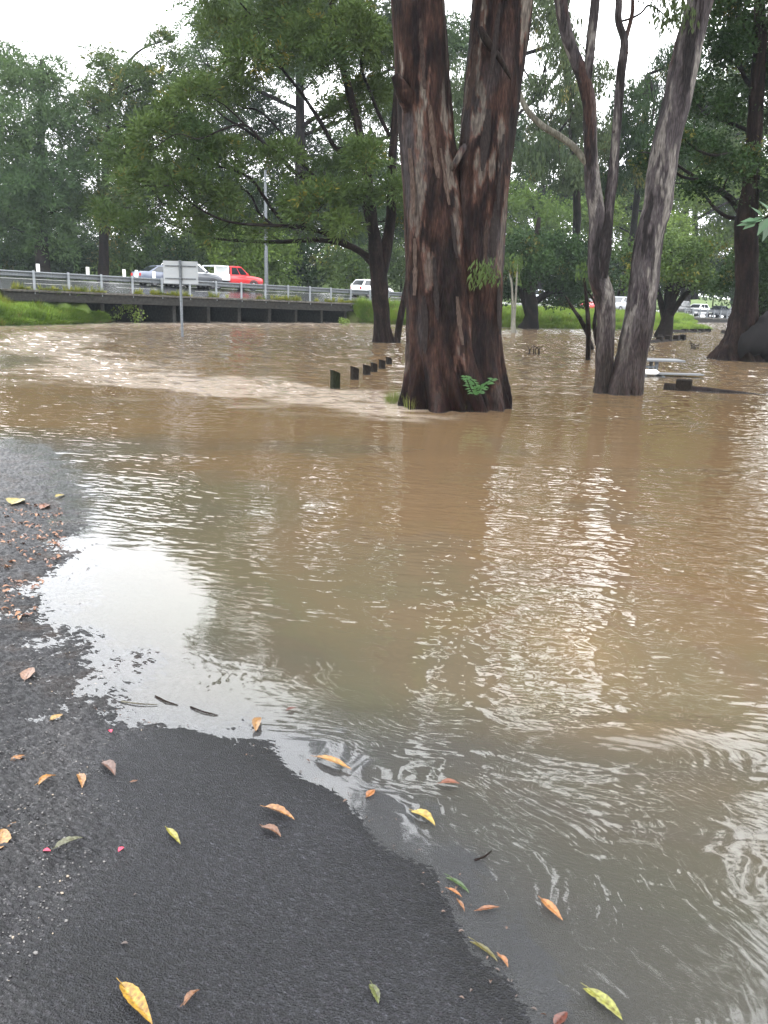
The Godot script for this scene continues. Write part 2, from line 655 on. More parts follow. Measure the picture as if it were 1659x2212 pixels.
func terrain():
	var xs := [-900.0, -400.0, -200.0, -120.0]
	var x := -80.0
	while x < 110.0:
		xs.append(x)
		x += 0.8
	xs.append_array([115.0, 140.0, 200.0, 400.0, 900.0])
	var ds := [-900.0, -300.0, -60.0, 0.0, 20.0]
	var d := 30.0
	while d < 150.0:
		ds.append(d)
		d += 0.8
	ds.append_array([155.0, 180.0, 240.0, 400.0, 1000.0])
	var V := PackedVector3Array()
	var C := PackedColorArray()
	for dd in ds:
		for xx in xs:
			var y := land(xx, dd)
			if dd < 25.0:
				y = -0.9
			V.append(Vector3(xx, y, -dd))
			var n := nf.get_noise_2d(xx * 0.8, dd * 0.8)
			C.append(mixc(Color(0.05, 0.075, 0.02), Color(0.085, 0.12, 0.03), 0.5 + n) if y > 0.0 else Color(0.08, 0.06, 0.04))
	structure("ground", grid_mesh(V, grid_normals(V, xs.size(), ds.size()), C, xs.size(), ds.size()), M.earth)


func near_line(x: float, d: float, a: Vector2, b: Vector2) -> float:
	return Vector2(x, d).distance_to(Geometry2D.get_closest_point_to_segment(Vector2(x, d), a, b))


# how rough the flood is at a place: x = height of its ripples, y = share of foam, z = height of its swell
func mood(x: float, d: float, sd: float) -> Vector3:
	var edge := smoothstep(0.0, 0.35, sd)
	var amp := 1.0
	var foam := 0.0
	var swell := 0.0
	if d < 11.0:
		# a still film lies along the left shore; further right the water hurries round the corner
		var still := smoothstep(0.7, 1.9, sd + 0.25 * nz.get_noise_2d(x * 1.3, d * 1.3)) if d > 2.95 else smoothstep(0.02, 0.5, sd)
		if d > 2.5 and d <= 2.95:
			still = lerpf(smoothstep(0.02, 0.5, sd), still, (d - 2.5) / 0.45)
		if d > 5.2:
			still = lerpf(still, smoothstep(0.0, 0.4, sd), smoothstep(5.2, 6.6, d))
		amp = lerpf(0.05, 1.0, still) * (0.85 + 0.6 * nz.get_noise_2d(x * 0.5 + 3.0, d * 0.8))
		amp *= lerpf(0.55, 1.0, smoothstep(-0.8, 1.2, x + 0.25 * (d - 4.0))) if d < 7.0 else 1.0
		amp *= lerpf(0.35, 1.0, smoothstep(2.4, 3.6, d))
	if d > 9.0:
		amp *= lerpf(1.0, 2.6, smoothstep(9.0, 34.0, d))
		swell = smoothstep(13.5, 19.0, d)
		# the race that comes round from the left
		var race := minf(near_line(x, d, Vector2(-10.5, 25.0), Vector2(-5.2, 17.5)), near_line(x, d, Vector2(-5.2, 17.5), Vector2(0.0, 14.6)))
		race = minf(race, near_line(x, d, Vector2(-14.0, 36.0), Vector2(-10.5, 25.0)))
		var r := smoothstep(2.6, 0.4, race + 0.9 * nz.get_noise_2d(x * 0.5, d * 0.5))
		amp *= 1.0 + 0.9 * r
		foam = r * 1.15
		# smooth brown eddies
		var eddy := smoothstep(3.2, 1.6, Vector2(x + 10.8, (d - 20.5) * 0.8).length())
		amp *= 1.0 - 0.75 * eddy
		foam *= 1.0 - eddy
		var lee := smoothstep(4.0, 1.6, Vector2((x - 1.0) * 0.75, d - 10.4).length()) * 0.55
		amp *= 1.0 - lee
		# white water in front of the culverts
		var q := along_road(x, d)
		foam += smoothstep(-3.0, -0.6, q.y) * 0.5 + 0.55 * smoothstep(-14.0, -2.0, q.y)
	return Vector3(amp * edge, foam, swell)


func wave(x: float, d: float, mo: Vector3, sd: float) -> float:
	var a := d + 0.22 * x
	var b := x - 0.22 * d
	var h := mo.x * (0.0032 * nz.get_noise_2d(b * 1.7, a * 5.0) + 0.0028 * nz.get_noise_2d(b * 4.6 + 13.0, a * 13.0))
	if d < 16.0:
		h += mo.x * 0.0014 * nz.get_noise_2d(b * 10.0, a * 28.0 + 5.0)
	if d > 3.6 and d < 18.0:
		# trains of small parallel waves
		var train := clampf(0.5 + 1.2 * nz.get_noise_2d(x * 0.45 + 20.0, d * 0.6), 0.0, 1.0) * smoothstep(3.6, 5.2, d) * smoothstep(18.0, 13.0, d) * smoothstep(-1.2, 0.8, x + 0.1 * (d - 6.0))
		var ph := (d + 0.16 * x + 0.35 * nz.get_noise_2d(x * 0.5, d * 0.5)) * TAU / lerpf(0.15, 0.34, smoothstep(4.0, 12.0, d))
		h += train * 0.0016 * minf(mo.x, 1.0) * sin(ph) * lerpf(1.0, 2.2, smoothstep(5.0, 12.0, d))
	if mo.z > 0.0:
		h += mo.z * (0.022 * nz.get_noise_2d(x * 0.2, d * 0.75) + 0.011 * nz.get_noise_2d(x * 0.45 + 9.0, d * 1.9))
	if d < 7.0:
		# ridges that follow the shore where the current bends round, and boils over something on the bottom
		var run := smoothstep(4.4, 2.6, d) * smoothstep(0.02, 0.2, sd) * smoothstep(2.6, 1.0, sd)
		if run > 0.0:
			var w := sd + 0.1 * nz.get_noise_2d(x * 1.5, d * 1.5)
			h += run * (0.0021 * nz.get_noise_2d(w * 12.0, (x - d) * 0.5) + 0.0017 * nz.get_noise_2d(w * 30.0, (x - d) * 1.2) + 0.0007 * nz.get_noise_2d(w * 60.0, (x - d) * 9.0))
		h += 0.02 * exp(-Vector2((x - 1.06) / 0.2, (d - 4.0) / 0.3).length_squared()) - 0.008 * exp(-Vector2((x - 1.2) / 0.2, (d - 3.75) / 0.3).length_squared())
		h += 0.03 * exp(-Vector2((x - 1.08 - 0.4 * (d - 3.15)) / 0.34, (d - 3.12) / 0.13).length_squared()) - 0.009 * exp(-Vector2((x - 1.0) / 0.4, (d - 2.88) / 0.14).length_squared())
		var boil := exp(-Vector2((x - 0.85) / 0.75, (d - 4.3) / 0.8).length_squared())
		h += boil * (0.0042 * nz.get_noise_2d(x * 5.0, d * 6.0) + 0.0022 * nz.get_noise_2d(x * 11.0, d * 14.0))
	return h


func water():
	var nx := 400
	var rows := []
	var d := 0.9
	while d < 128.0:
		rows.append(d)
		d += clampf(0.62 * d * d / 1420.0, 0.012, 0.27)
	if rows.size() % 2 == 0:
		rows.append(d)
	nx = 401
	var V := PackedVector3Array()
	var N := PackedVector3Array()
	var V2 := PackedVector3Array()
	var C2 := PackedColorArray()
	for j in rows.size():
		var dd: float = rows[j]
		var x0 := -(0.56 * dd + 0.9)
		if dd < 9.6:
			x0 = maxf(x0, shore_x[int((dd + 4.0) * 100.0)] - 0.9)
		var x1 := 0.6 * dd + 1.5
		var eps := clampf(0.004 * dd, 0.008, 0.07)
		for i in nx:
			var x := lerpf(x0, x1, float(i) / (nx - 1))
			var sd := into_water(x, dd)
			var mo := mood(x, dd, sd)
			var h := wave(x, dd, mo, sd)
			V.append(Vector3(x, h, -dd))
			var hx := wave(x + eps, dd, mo, sd)
			var hd := wave(x, dd + eps, mo, sd)
			N.append(Vector3(-(hx - h) / eps, 1.0, (hd - h) / eps).normalized())
			if i % 2 == 0 and j % 2 == 0:
				V2.append(Vector3(x, h - 0.004 - 0.0011 * dd, -dd))
				C2.append(silt(x, dd, sd, mo))
	var skin := ArrayMesh.new()
	var cuts := [0, 0, 0, rows.size() - 1]
	for j in rows.size():
		if rows[j] < 9.0:
			cuts[1] = j
		if rows[j] < 16.0:
			cuts[2] = j
	for k in 3:
		var n: int = cuts[k + 1] - cuts[k] + 1
		skin = grid_mesh(V.slice(cuts[k] * nx, (cuts[k] + n) * nx), N.slice(cuts[k] * nx, (cuts[k] + n) * nx), PackedColorArray(), nx, n, skin)
	var body := structure("flood_water", skin, null)
	for k in 3:
		body.set_surface_override_material(k, M[["water_skin", "water_skin_ruffled", "water_skin_choppy"][k]])
	var n2 := (rows.size() + 1) / 2
	structure("muddy_water", grid_mesh(V2, grid_normals(V2, 201, n2), C2, 201, n2), M.silt)


func silt(x: float, d: float, sd: float, mo: Vector3) -> Color:
	var n := nz.get_noise_2d(x * 0.5, d * 0.5) + 0.4 * nz.get_noise_2d(x * 1.7, d * 1.9)
	var c := mixc(Color(0.052, 0.046, 0.022), Color(0.086, 0.050, 0.019), smoothstep(0.6, 4.5, sd + 0.35 * (d - 3.0)) + 0.3 * n)
	c = mixc(c, Color(0.085, 0.06, 0.028), smoothstep(1.5, 0.4, Vector2(x - 1.1, (d - 3.6) * 0.8).length()) * 0.6)
	c = mixc(c, Color(0.05, 0.045, 0.023), smoothstep(3.2, 1.6, Vector2(x + 10.8, (d - 20.5) * 0.8).length()) * 0.7)
	var hump := exp(-Vector2((x - 1.04) / 0.22, (d - 4.0) / 0.4).length_squared()) + exp(-Vector2((x - 1.05 - 0.4 * (d - 3.15)) / 0.4, (d - 3.12) / 0.16).length_squared())
	c = mixc(c, Color(0.14, 0.088, 0.036), hump * 0.5)
	if d > 9.0:
		var f := nz.get_noise_2d(x * 0.8, d * 2.3) + 0.5 * nz.get_noise_2d(x * 2.6, d * 6.0)
		c = mixc(c, Color(0.27, 0.215, 0.165), smoothstep(0.35, -0.35, f - mo.y * 0.9 + 0.35) * clampf(mo.y * 1.3, 0, 1))
	var deep := maxf(0.0, sd) * 0.05
	c.a = 1.0 - exp(-deep / lerpf(0.065, 0.03, smoothstep(1.8, 4.6, d)))
	return c


# ------------------------------------------------------------------ the far road and its two bridges
func road():
	var bs := Basis(RT, Vector3.UP, -RN)
	var st := new_st()
	st.set_smooth_group(-1)
	quad(st, road_at(-60, -0.15), road_at(-60, 11), road_at(190, 11), road_at(190, -0.15))
	structure("road", done(st), M.road_surface)
	st = new_st()
	st.set_smooth_group(-1)
	for w in [1.3, 9.6]:
		quad(st, road_at(-60, w, 0.006), road_at(-60, w + 0.12, 0.006), road_at(190, w + 0.12, 0.006), road_at(190, w, 0.006))
	for k in 40:
		quad(st, road_at(-58 + k * 6, 5.4, 0.006), road_at(-58 + k * 6, 5.52, 0.006), road_at(-55 + k * 6, 5.52, 0.006), road_at(-55 + k * 6, 5.4, 0.006))
	structure("lane_markings", done(st), M.plate)
	bridge(-1.5, 24.2, [1.8, 4.25, 6.7, 9.0, 11.5, 13.9, 16.4, 18.7, 21.1, 23.4], "low concrete culvert bridge on the left with weeds along its edge")
	bridge(78.2, 112.0, [78.6, 83.0, 87.4, 91.8, 96.2, 100.6, 105.0, 109.4], "far dark bridge at the right carrying the queue of headlit cars")
	rail(-7.8, 31.0, "grey steel guard rail along the left culvert bridge")
	rail(77.0, 116.0, "distant guard rail with pale posts at the far right bridge")


func bridge(s0: float, s1: float, piers: Array, label: String):
	var bs := Basis(RT, Vector3.UP, -RN)
	var mid := road_at((s0 + s1) / 2.0)
	var t := thing("culvert_bridge", label, "bridge", mid)
	var h := (s1 - s0) / 2.0
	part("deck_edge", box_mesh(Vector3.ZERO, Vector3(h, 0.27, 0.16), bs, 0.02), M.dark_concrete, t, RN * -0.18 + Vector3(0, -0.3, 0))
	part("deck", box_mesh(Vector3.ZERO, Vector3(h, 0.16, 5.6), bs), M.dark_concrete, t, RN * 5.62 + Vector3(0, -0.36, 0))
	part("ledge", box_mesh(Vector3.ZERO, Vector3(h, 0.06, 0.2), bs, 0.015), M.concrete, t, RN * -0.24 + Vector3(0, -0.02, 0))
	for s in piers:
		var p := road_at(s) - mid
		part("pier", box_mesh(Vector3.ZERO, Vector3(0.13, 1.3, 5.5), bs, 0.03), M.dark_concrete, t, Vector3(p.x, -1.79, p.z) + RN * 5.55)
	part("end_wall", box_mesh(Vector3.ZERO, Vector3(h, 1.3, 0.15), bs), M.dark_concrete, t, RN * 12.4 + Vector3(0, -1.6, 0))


func rail(s0: float, s1: float, label: String):
	var mid := road_at(s0, -0.16)
	var t := thing("guard_rail", label, "guard rail", mid)
	# W profile: [out, up]
	var prof := [[0.0, 0.70], [0.05, 0.735], [0.05, 0.78], [0.0, 0.82], [0.0, 0.89], [0.05, 0.93], [0.05, 0.975], [0.0, 1.01]]
	var st := new_st()
	st.set_smooth_group(-1)
	for side in [0.0, 0.012]:
		for k in prof.size() - 1:
			var a := road_at(s0, -0.08 - prof[k][0] + side, prof[k][1]) - mid
			var b := road_at(s1, -0.08 - prof[k][0] + side, prof[k][1]) - mid
			var c := road_at(s1, -0.08 - prof[k + 1][0] + side, prof[k + 1][1]) - mid
			var d := road_at(s0, -0.08 - prof[k + 1][0] + side, prof[k + 1][1]) - mid
			quad(st, a, b, c, d)
	part("rail", done(st), M.galvanised, t)
	var bs := Basis(RT, Vector3.UP, -RN)
	var pm := new_st()
	box(pm, Vector3(0, 0.44, 0), Vector3(0.022, 0.62, 0.075), bs)
	box(pm, RN * 0.06 + Vector3(0, 0.44, 0) + RT * 0.05, Vector3(0.06, 0.62, 0.02), bs)
	var mesh := done(pm)
	var s := s0 + 0.2
	while s < s1:
		part("post", mesh, M.aluminium, t, road_at(s, -0.27) - mid)
		s += 1.95


# ------------------------------------------------------------------ trees
func leaf_blade(V: PackedVector3Array, o: Vector3, dirn: Vector3, side: Vector3, l: float, w: float):
	var tip := o + dirn * l
	var m := o + dirn * l * 0.42
	var n := dirn.cross(side).normalized() * w * 0.25
	V.append_array(PackedVector3Array([o, m + side * w - n, tip, o, tip, m - side * w - n]))


func leaf_cluster(kind: int, sd: int) -> ArrayMesh:
	var r := RandomNumberGenerator.new()
	r.seed = sd
	var V := PackedVector3Array()
	for k in 34:
		var o: Vector3
		var dirn: Vector3
		var l := 0.16
		var w := 0.024
		var ang := r.randf() * TAU
		if kind == 0:          # soft upright tufts along short twigs
			var tw := Vector3(cos(ang), r.randf_range(-0.2, 0.7), sin(ang)).normalized()
			o = tw * r.randf_range(0.05, 0.42)
			dirn = (tw + Vector3(r.randf_range(-0.7, 0.7), r.randf_range(-0.2, 0.8), r.randf_range(-0.7, 0.7))).normalized()
			l = r.randf_range(0.13, 0.24)
			w = r.randf_range(0.014, 0.026)
		elif kind == 1:        # gum leaves hanging from a drooping spray
			o = Vector3(cos(ang) * r.randf_range(0.02, 0.3), r.randf_range(-0.35, 0.35), sin(ang) * r.randf_range(0.02, 0.3))
			dirn = Vector3(r.randf_range(-0.45, 0.45), -1.0, r.randf_range(-0.45, 0.45)).normalized()
			l = r.randf_range(0.13, 0.22)
			w = r.randf_range(0.016, 0.027)
		else:                  # broad leaves facing every way
			o = Vector3(r.randf_range(-1, 1), r.randf_range(-0.8, 0.8), r.randf_range(-1, 1)) * 0.34
			dirn = Vector3(r.randf_range(-1, 1), r.randf_range(-0.8, 0.5), r.randf_range(-1, 1)).normalized()
			l = r.randf_range(0.10, 0.17)
			w = r.randf_range(0.028, 0.045)
		var side := dirn.cross(Vector3(r.randf_range(-1, 1), r.randf_range(-1, 1), r.randf_range(-1, 1))).normalized()
		leaf_blade(V, o, dirn, side, l * 1.15, w * 1.3)
	var arr := []
	arr.resize(Mesh.ARRAY_MAX)
	arr[Mesh.ARRAY_VERTEX] = V
	var m := ArrayMesh.new()
	m.add_surface_from_arrays(Mesh.PRIMITIVE_TRIANGLES, arr)
	return m


# a lobe of foliage, measured where it stands: centre, half width, half height (grid units), depth as a share of the width
func lobe(u: float, v: float, d: float, ru: float, rv := 0.0, deep := 1.0) -> Array:
	if rv == 0.0:
		rv = ru * 0.8
	return [at(u, v, d), Vector3(ru * d / F, rv * d / F, ru * deep * d / F)]


func lobes(list: Array, d: float, spread: float) -> Array:
	var out := []
	for k in list:
		out.append(lobe(k[0], k[1], d + spread * (rng.randf() - 0.5) * 2.0, k[2], k[3] if k.size() > 3 else 0.0))
	return out


# foliage through the lobes of a crown. lai: layers of leaf; size: scale of a cluster; tones: dark and light leaf colours (linear)
func crown(parent: Node3D, lb: Array, kind: int, lai: float, size: float, tones: Array, sd: int, called := "crown"):
	var r := RandomNumberGenerator.new()
	r.seed = sd
	var W := [[], []]
	var T := [[], []]
	for L in lb:
		var c: Vector3 = L[0]
		var q: Vector3 = L[1]
		var n := int(lai * PI * q.x * q.y / (0.085 * size * size))
		var own := r.randf()
		for k in n:
			var dirn := Vector3(r.randfn(), r.randfn(), r.randfn()).normalized()
			var rad := pow(r.randf(), 0.42) * (0.82 + 0.45 * nz.get_noise_3d(dirn.x * 2.0 + c.x, dirn.y * 2.0 + c.y, dirn.z * 2.0))
			var p := c + dirn * q * rad
			var g := nf.get_noise_3d(p.x * 0.55 / sqrt(size), p.y * 0.8 / sqrt(size), p.z * 0.55 / sqrt(size))
			if g < -0.2 + 0.14 * r.randf():
				continue
			var s := size * r.randf_range(0.65, 1.25)
			var b := Basis(Vector3.UP, r.randf() * TAU)
			if kind == 1:
				b = Basis(Vector3(r.randf_range(-1, 1), 0, r.randf_range(-1, 1)).normalized(), r.randf_range(-0.4, 0.4)) * b
			elif kind == 0:
				b = Basis(Vector3(dirn.z, 0.01, -dirn.x).normalized(), acos(clampf(dirn.y, -1, 1)) * 0.6) * b
			else:
				b = Basis(Vector3(r.randfn(), r.randfn(), r.randfn()).normalized(), r.randf() * 3.0) * b
			var which := r.randi() % 2
			W[which].append(Transform3D(b.scaled(Vector3(s, s, s)), p - org))
			var t := clampf(0.45 * own + 0.35 * r.randf() + 0.5 * g + 0.1, 0, 1)
			var col: Color = tones[0].lerp(tones[1], t)
			if tones.size() > 2 and r.randf() < 0.035:
				col = tones[2]
			T[which].append(col)
	for k in 2:
		if W[k].size():
			scatter(called, M["cluster_%d_%d" % [kind, k]], M.leaf, W[k], T[k], parent)


# thin limbs that carry the lobes from the nearest place on a stem, with a few twigs in each
func carry(acc: Dictionary, lb: Array, from: Array, look: int, thick: float, sd: int, twigs := 4):
	var r := RandomNumberGenerator.new()
	r.seed = sd
	for L in lb:
		var c: Vector3 = L[0]
		var q: Vector3 = L[1]
		var best: Vector3 = from[0]
		var bd := 1e9
		for p in from:
			var d: float = p.distance_to(c) + absf(c.y - p.y - 0.45 * Vector2(c.x - p.x, c.z - p.z).length()) * 0.8
			if d < bd:
				bd = d
				best = p
		var span := best.distance_to(c)
		var mid := best.lerp(c, 0.5) + Vector3(r.randfn(), r.randfn() + 0.6, r.randfn()) * span * 0.07
		var rad := thick * clampf(sqrt(span) * 0.5, 0.4, 1.3)
		limb(acc, [best, mid, c], [rad, rad * 0.65, rad * 0.3], 6, 0.7, look)
		for k in twigs:
			var dirn := Vector3(r.randfn(), r.randfn() * 0.7 + 0.15, r.randfn()).normalized()
			var e := c + dirn * q * 0.85
			var st := mid.lerp(c, r.randf_range(0.3, 1.0))
			limb(acc, [st, st.lerp(e, 0.5) + Vector3(0, 0.05, 0) * span, e], [rad * 0.4, rad * 0.25, rad * 0.1], 4, 0.9, look)


func tree(called: String, label: String, base: Vector3, group: String) -> Node3D:
	org = base
	return thing(called, label, "tree", base, group)


# a tree that stands farther off: a straight-ish trunk with limbs to each lobe
func far_tree(called: String, label: String, base: Vector3, top: Vector3, r0: float, lb: Array, kind: int, lai: float, size: float, tones: Array, sd: int, look := 4, group := "trees beyond the flood", forks := 0) -> Node3D:
	var t := tree(called, label, base, group)
	var acc := new_acc()
	var r := RandomNumberGenerator.new()
	r.seed = sd
	var m := base.lerp(top, 0.45) + Vector3(r.randfn(), 0, r.randfn()) * r0 * 1.2
	var foot := base - Vector3(0, 0.4, 0)
	limb(acc, [foot, base.lerp(m, 0.3) + Vector3(r.randfn(), 0, r.randfn()) * r0 * 0.4, m, top], [r0 * 1.25, r0, r0 * 0.75, r0 * 0.25], 12, 0.6, look, r0 * 0.4)
	var from := []
	for k in 12:
		from.append(base.lerp(m, 0.35 + 0.65 * k / 11.0))
	for k in 12:
		from.append(m.lerp(top, k / 11.0))
	for k in forks:
		var a := base.lerp(m, 0.25 + 0.2 * r.randf())
		var e: Vector3 = lb[r.randi() % lb.size()][0]
		var kn := a.lerp(e, 0.5) + Vector3(0, 0.12 * a.distance_to(e), 0)
		limb(acc, [a, kn, e], [r0 * 0.6, r0 * 0.45, r0 * 0.15], 8, 0.6, look)
		for q in 6:
			from.append(a.lerp(kn, q / 5.0))
	carry(acc, lb, from, look, r0 * 0.28, sd)
	part("trunk", limb_mesh(acc), M.bark, t)
	crown(t, lb, kind, lai, size, tones, sd)
	return t


func trees():
	for kind in 3:
		for k in 2:
			M["cluster_%d_%d" % [kind, k]] = leaf_cluster(kind, kind * 10 + k + 1)
	var dark := [Color(0.010, 0.024, 0.009), Color(0.034, 0.062, 0.017), Color(0.08, 0.08, 0.02)]
	var mid := [Color(0.024, 0.048, 0.015), Color(0.078, 0.115, 0.028), Color(0.13, 0.12, 0.02)]
	var blue := [Color(0.03, 0.058, 0.024), Color(0.085, 0.13, 0.045)]
	var lime := [Color(0.045, 0.085, 0.014), Color(0.12, 0.175, 0.03)]
	var gum := [Color(0.026, 0.044, 0.02), Color(0.07, 0.092, 0.036), Color(0.11, 0.10, 0.03)]
	big_gum(gum)
	twin_gum(gum)
	right_tree(dark)
	spreading_tree(mid)

	# left, beyond the road
	far_tree("tall_tree", "tall soft green tree at the far left beyond the road", at(95, 590, 74), at(90, 130, 74), 0.55,
		lobes([[60, 190, 85], [15, 140, 50], [110, 150, 40], [20, 290, 90], [110, 270, 85], [60, 400, 100], [150, 360, 70], [20, 490, 80], [110, 500, 90], [170, 450, 60], [-60, 240, 90], [-60, 420, 110]], 74, 3.0), 0, 2.6, 1.8, blue, 21, 4)
	far_tree("tall_tree", "pale twin trunked tree behind the guard rail left of the silver sedan", at(222, 600, 76), at(240, 190, 76), 0.42,
		lobes([[235, 170, 75], [190, 230, 60], [300, 180, 65], [260, 270, 85], [330, 260, 70], [210, 340, 70], [300, 360, 80], [250, 430, 65], [380, 150, 45], [350, 90, 30], [385, 200, 60]], 76, 3.0), 0, 2.5, 1.7, mid, 22, 2, "trees beyond the flood", 2)
	far_tree("tall_tree", "tall dense tree filling the top centre left behind the spreading tree", at(640, 590, 84), at(640, -150, 84), 0.6,
		lobes([[480, 60, 90], [570, 20, 110], [700, 30, 110], [800, 90, 90], [830, 220, 70], [640, 130, 80], [430, 130, 50], [680, -150, 160], [800, -130, 170], [880, 60, 80], [760, 330, 70], [960, 100, 80], [960, 260, 60]], 84, 5.0), 0, 3.2, 1.8, blue, 23, 4)
	far_tree("tall_tree", "shadowy tree standing behind the silver sedan and the road sign", at(420, 600, 92), at(420, 330, 92), 0.5,
		lobes([[330, 420, 90], [420, 380, 80], [500, 420, 90], [590, 400, 70], [460, 490, 90], [300, 500, 70], [680, 420, 80], [560, 480, 80], [760, 440, 90], [500, 300, 80], [600, 290, 70], [420, 290, 70], [540, 220, 60], [660, 320, 60], [460, 210, 50]], 92, 4.0), 0, 2.6, 2.0, dark, 24, 4)
	far_tree("dark_tree", "dark tree line tree at the far left behind the tall soft green tree", at(60, 600, 104), at(60, 380, 104), 0.5,
		lobes([[20, 440, 90], [110, 400, 90], [180, 460, 90], [80, 520, 90], [-60, 430, 100], [200, 540, 80], [20, 340, 70]], 104, 4.0), 0, 2.2, 2.3, dark, 34, 4)
	far_tree("dark_tree", "dark tree at the back seen under the boughs of the spreading tree", at(760, 600, 108), at(760, 380, 108), 0.5,
		lobes([[640, 500, 90], [740, 500, 90], [840, 470, 90], [700, 400, 80], [830, 380, 80], [930, 440, 90], [900, 540, 90], [560, 520, 80], [800, 560, 80]], 108, 4.0), 0, 2.2, 2.3, dark, 35, 4)
	var sh := [[275, 575, 60, 70], [350, 560, 70, 75], [430, 560, 60, 75], [510, 560, 65, 75], [590, 565, 60, 75], [670, 575, 65, 70], [750, 585, 60, 65], [150, 575, 70, 50], [40, 575, 70, 45]]
	var what := ["low shrub just left of the silver sedan", "shrub rising behind the silver sedan", "shrub behind the back of the road sign", "bright leaved shrub behind the white roofed van", "shrub behind the red utility's cab and lamp pole", "dark shrub right of the lamp pole", "dark shrub behind the white hatchback", "dark shrub under the pale twin trunked tree", "dark shrub at the left edge beyond the rail"]
	sh.append_array([[1350, 600, 65, 55], [1450, 602, 65, 55], [1545, 605, 65, 55], [1635, 608, 65, 55], [865, 590, 60, 50]])
	what.append_array(["dark shrub beyond the red car between the gum stems", "dark shrub beyond the black four wheel drive", "dark shrub beyond the last cars of the queue", "dark shrub at the right edge beyond the far bridge", "dark shrub in the gap left of the big gum"])
	for k in sh.size():
		var d := 79.0 + (k % 3) * 1.6
		if k > 8:
			d = 119.0 if k < 13 else 92.0
		var b := at(sh[k][0], 622, d)
		b.y = land(b.x, -b.z)
		far_tree("shrub", what[k], b, at(sh[k][0], sh[k][1], d), 0.12, lobes([[sh[k][0], sh[k][1], sh[k][2], sh[k][3]], [sh[k][0] - 25, sh[k][1] - 30, 40, 40], [sh[k][0] + 30, sh[k][1] - 15, 40, 45]], d, 1.0), 2, 1.5, 1.9, lime if k in [3, 4] else (mid if k in [0, 2, 6, 13] else dark), 40 + k, 4, "shrubs beyond the road")

	# middle and right, beyond the flood
	far_tree("round_tree", "dark round tree with thick forked trunk right of the big gum", on(1140, 708), at(1165, 470, 60), 0.46,
		lobes([[1140, 560, 75, 60], [1215, 565, 70, 60], [1105, 610, 50, 45], [1240, 625, 45, 35], [1180, 545, 60, 42], [1265, 550, 55, 50], [1095, 560, 45, 45], [1200, 640, 40, 25], [1290, 600, 45, 50]], 60, 2.5), 2, 2.6, 1.5, dark, 25, 4, "trees beyond the flood", 3)
	far_tree("slim_tree", "slim pale trunked sapling standing in the flood beside the big gum", on(1112, 718), at(1105, 600, 54), 0.13,
		lobes([[1100, 590, 22, 25], [1118, 570, 20, 25], [1088, 560, 18, 22]], 54, 0.6), 1, 0.8, 1.1, mid, 26, 3, "trees beyond the flood", 2)
	far_tree("vase_tree", "vase shaped tree with several dark limbs right of the leaning gum stem", on(1432, 727), at(1450, 540, 50), 0.36,
		lobes([[1400, 585, 50, 38], [1475, 590, 55, 35], [1440, 545, 65, 45], [1375, 610, 32, 28], [1520, 605, 40, 30], [1500, 550, 50, 45], [1370, 550, 50, 45]], 50, 2.0), 2, 2.0, 1.25, mid, 27, 4, "trees beyond the flood", 4)
	far_tree("gum_tree", "hanging leaved gum behind the fork of the big gum", on(1205, 690), at(1215, 40, 66), 0.5,
		lobes([[1165, 340, 55, 50], [1235, 370, 55, 45], [1175, 270, 40, 40], [1250, 270, 40, 50], [1200, -120, 100, 80], [1310, -200, 90, 80], [1130, -60, 70, 70], [1230, 200, 50, 45], [1165, 190, 35, 35], [1220, 110, 60, 55], [1280, 165, 40, 40], [1180, 40, 50, 60], [1300, 300, 40, 50], [1010, 330, 60, 60], [1000, 200, 50, 60]], 66, 3.0), 1, 2.2, 1.6, gum, 28, 2)
	far_tree("dark_tree", "tall dark leaved tree between the two stems of the twin gum", on(1335, 690), at(1400, 160, 70), 0.5,
		lobes([[1360, 225, 60, 50], [1430, 185, 60, 50], [1340, 300, 55, 45], [1400, 300, 65, 45], [1450, 240, 60, 50], [1470, 130, 55, 45], [1380, 360, 50, 40], [1310, 390, 45, 40], [1450, 340, 60, 45]], 70, 3.0), 1, 2.4, 1.6, dark, 29, 4)
	far_tree("olive_tree", "olive green tree with sunlit looking crown behind the leaning gum stem", at(1480, 650, 112), at(1480, 420, 112), 0.6,
		lobes([[1480, 420, 80, 55], [1400, 440, 70, 50], [1560, 430, 70, 60], [1330, 450, 60, 50], [1450, 505, 75, 50], [1540, 520, 70, 50], [1370, 520, 60, 50], [1290, 470, 60, 50], [1600, 500, 70, 60], [1640, 420, 60, 60]], 112, 5.0), 2, 2.4, 2.4, lime, 30, 4)
	far_tree("bright_tree", "lime green tree glowing behind the dark round tree", at(1150, 640, 112), at(1150, 440, 112), 0.5,
		lobes([[1130, 440, 70, 55], [1195, 475, 65, 50], [1100, 510, 60, 50], [1260, 470, 60, 50], [1150, 510, 70, 40]], 112, 4.0), 2, 1.6, 2.4, lime, 31, 4)
	far_tree("dark_tree", "dark spreading tree behind the parked queue at the right", at(1590, 655, 122), at(1590, 560, 122), 0.5,
		lobes([[1480, 600, 80, 45], [1560, 590, 80, 50], [1640, 590, 80, 60], [1400, 610, 70, 40], [1330, 600, 60, 45], [1230, 600, 80, 50], [1140, 610, 80, 50], [1700, 560, 90, 90]], 122, 4.0), 2, 1.7, 2.3, dark, 32, 4)
	far_tree("dark_tree", "shaded tree behind the dark trunked tree at the right edge", on(1640, 742), at(1650, 520, 40), 0.35,
		lobes([[1610, 560, 45, 45], [1650, 610, 45, 45], [1670, 520, 60, 60], [1560, 600, 35, 35], [1700, 640, 60, 50]], 40, 1.5), 2, 1.8, 1.2, dark, 33, 4)
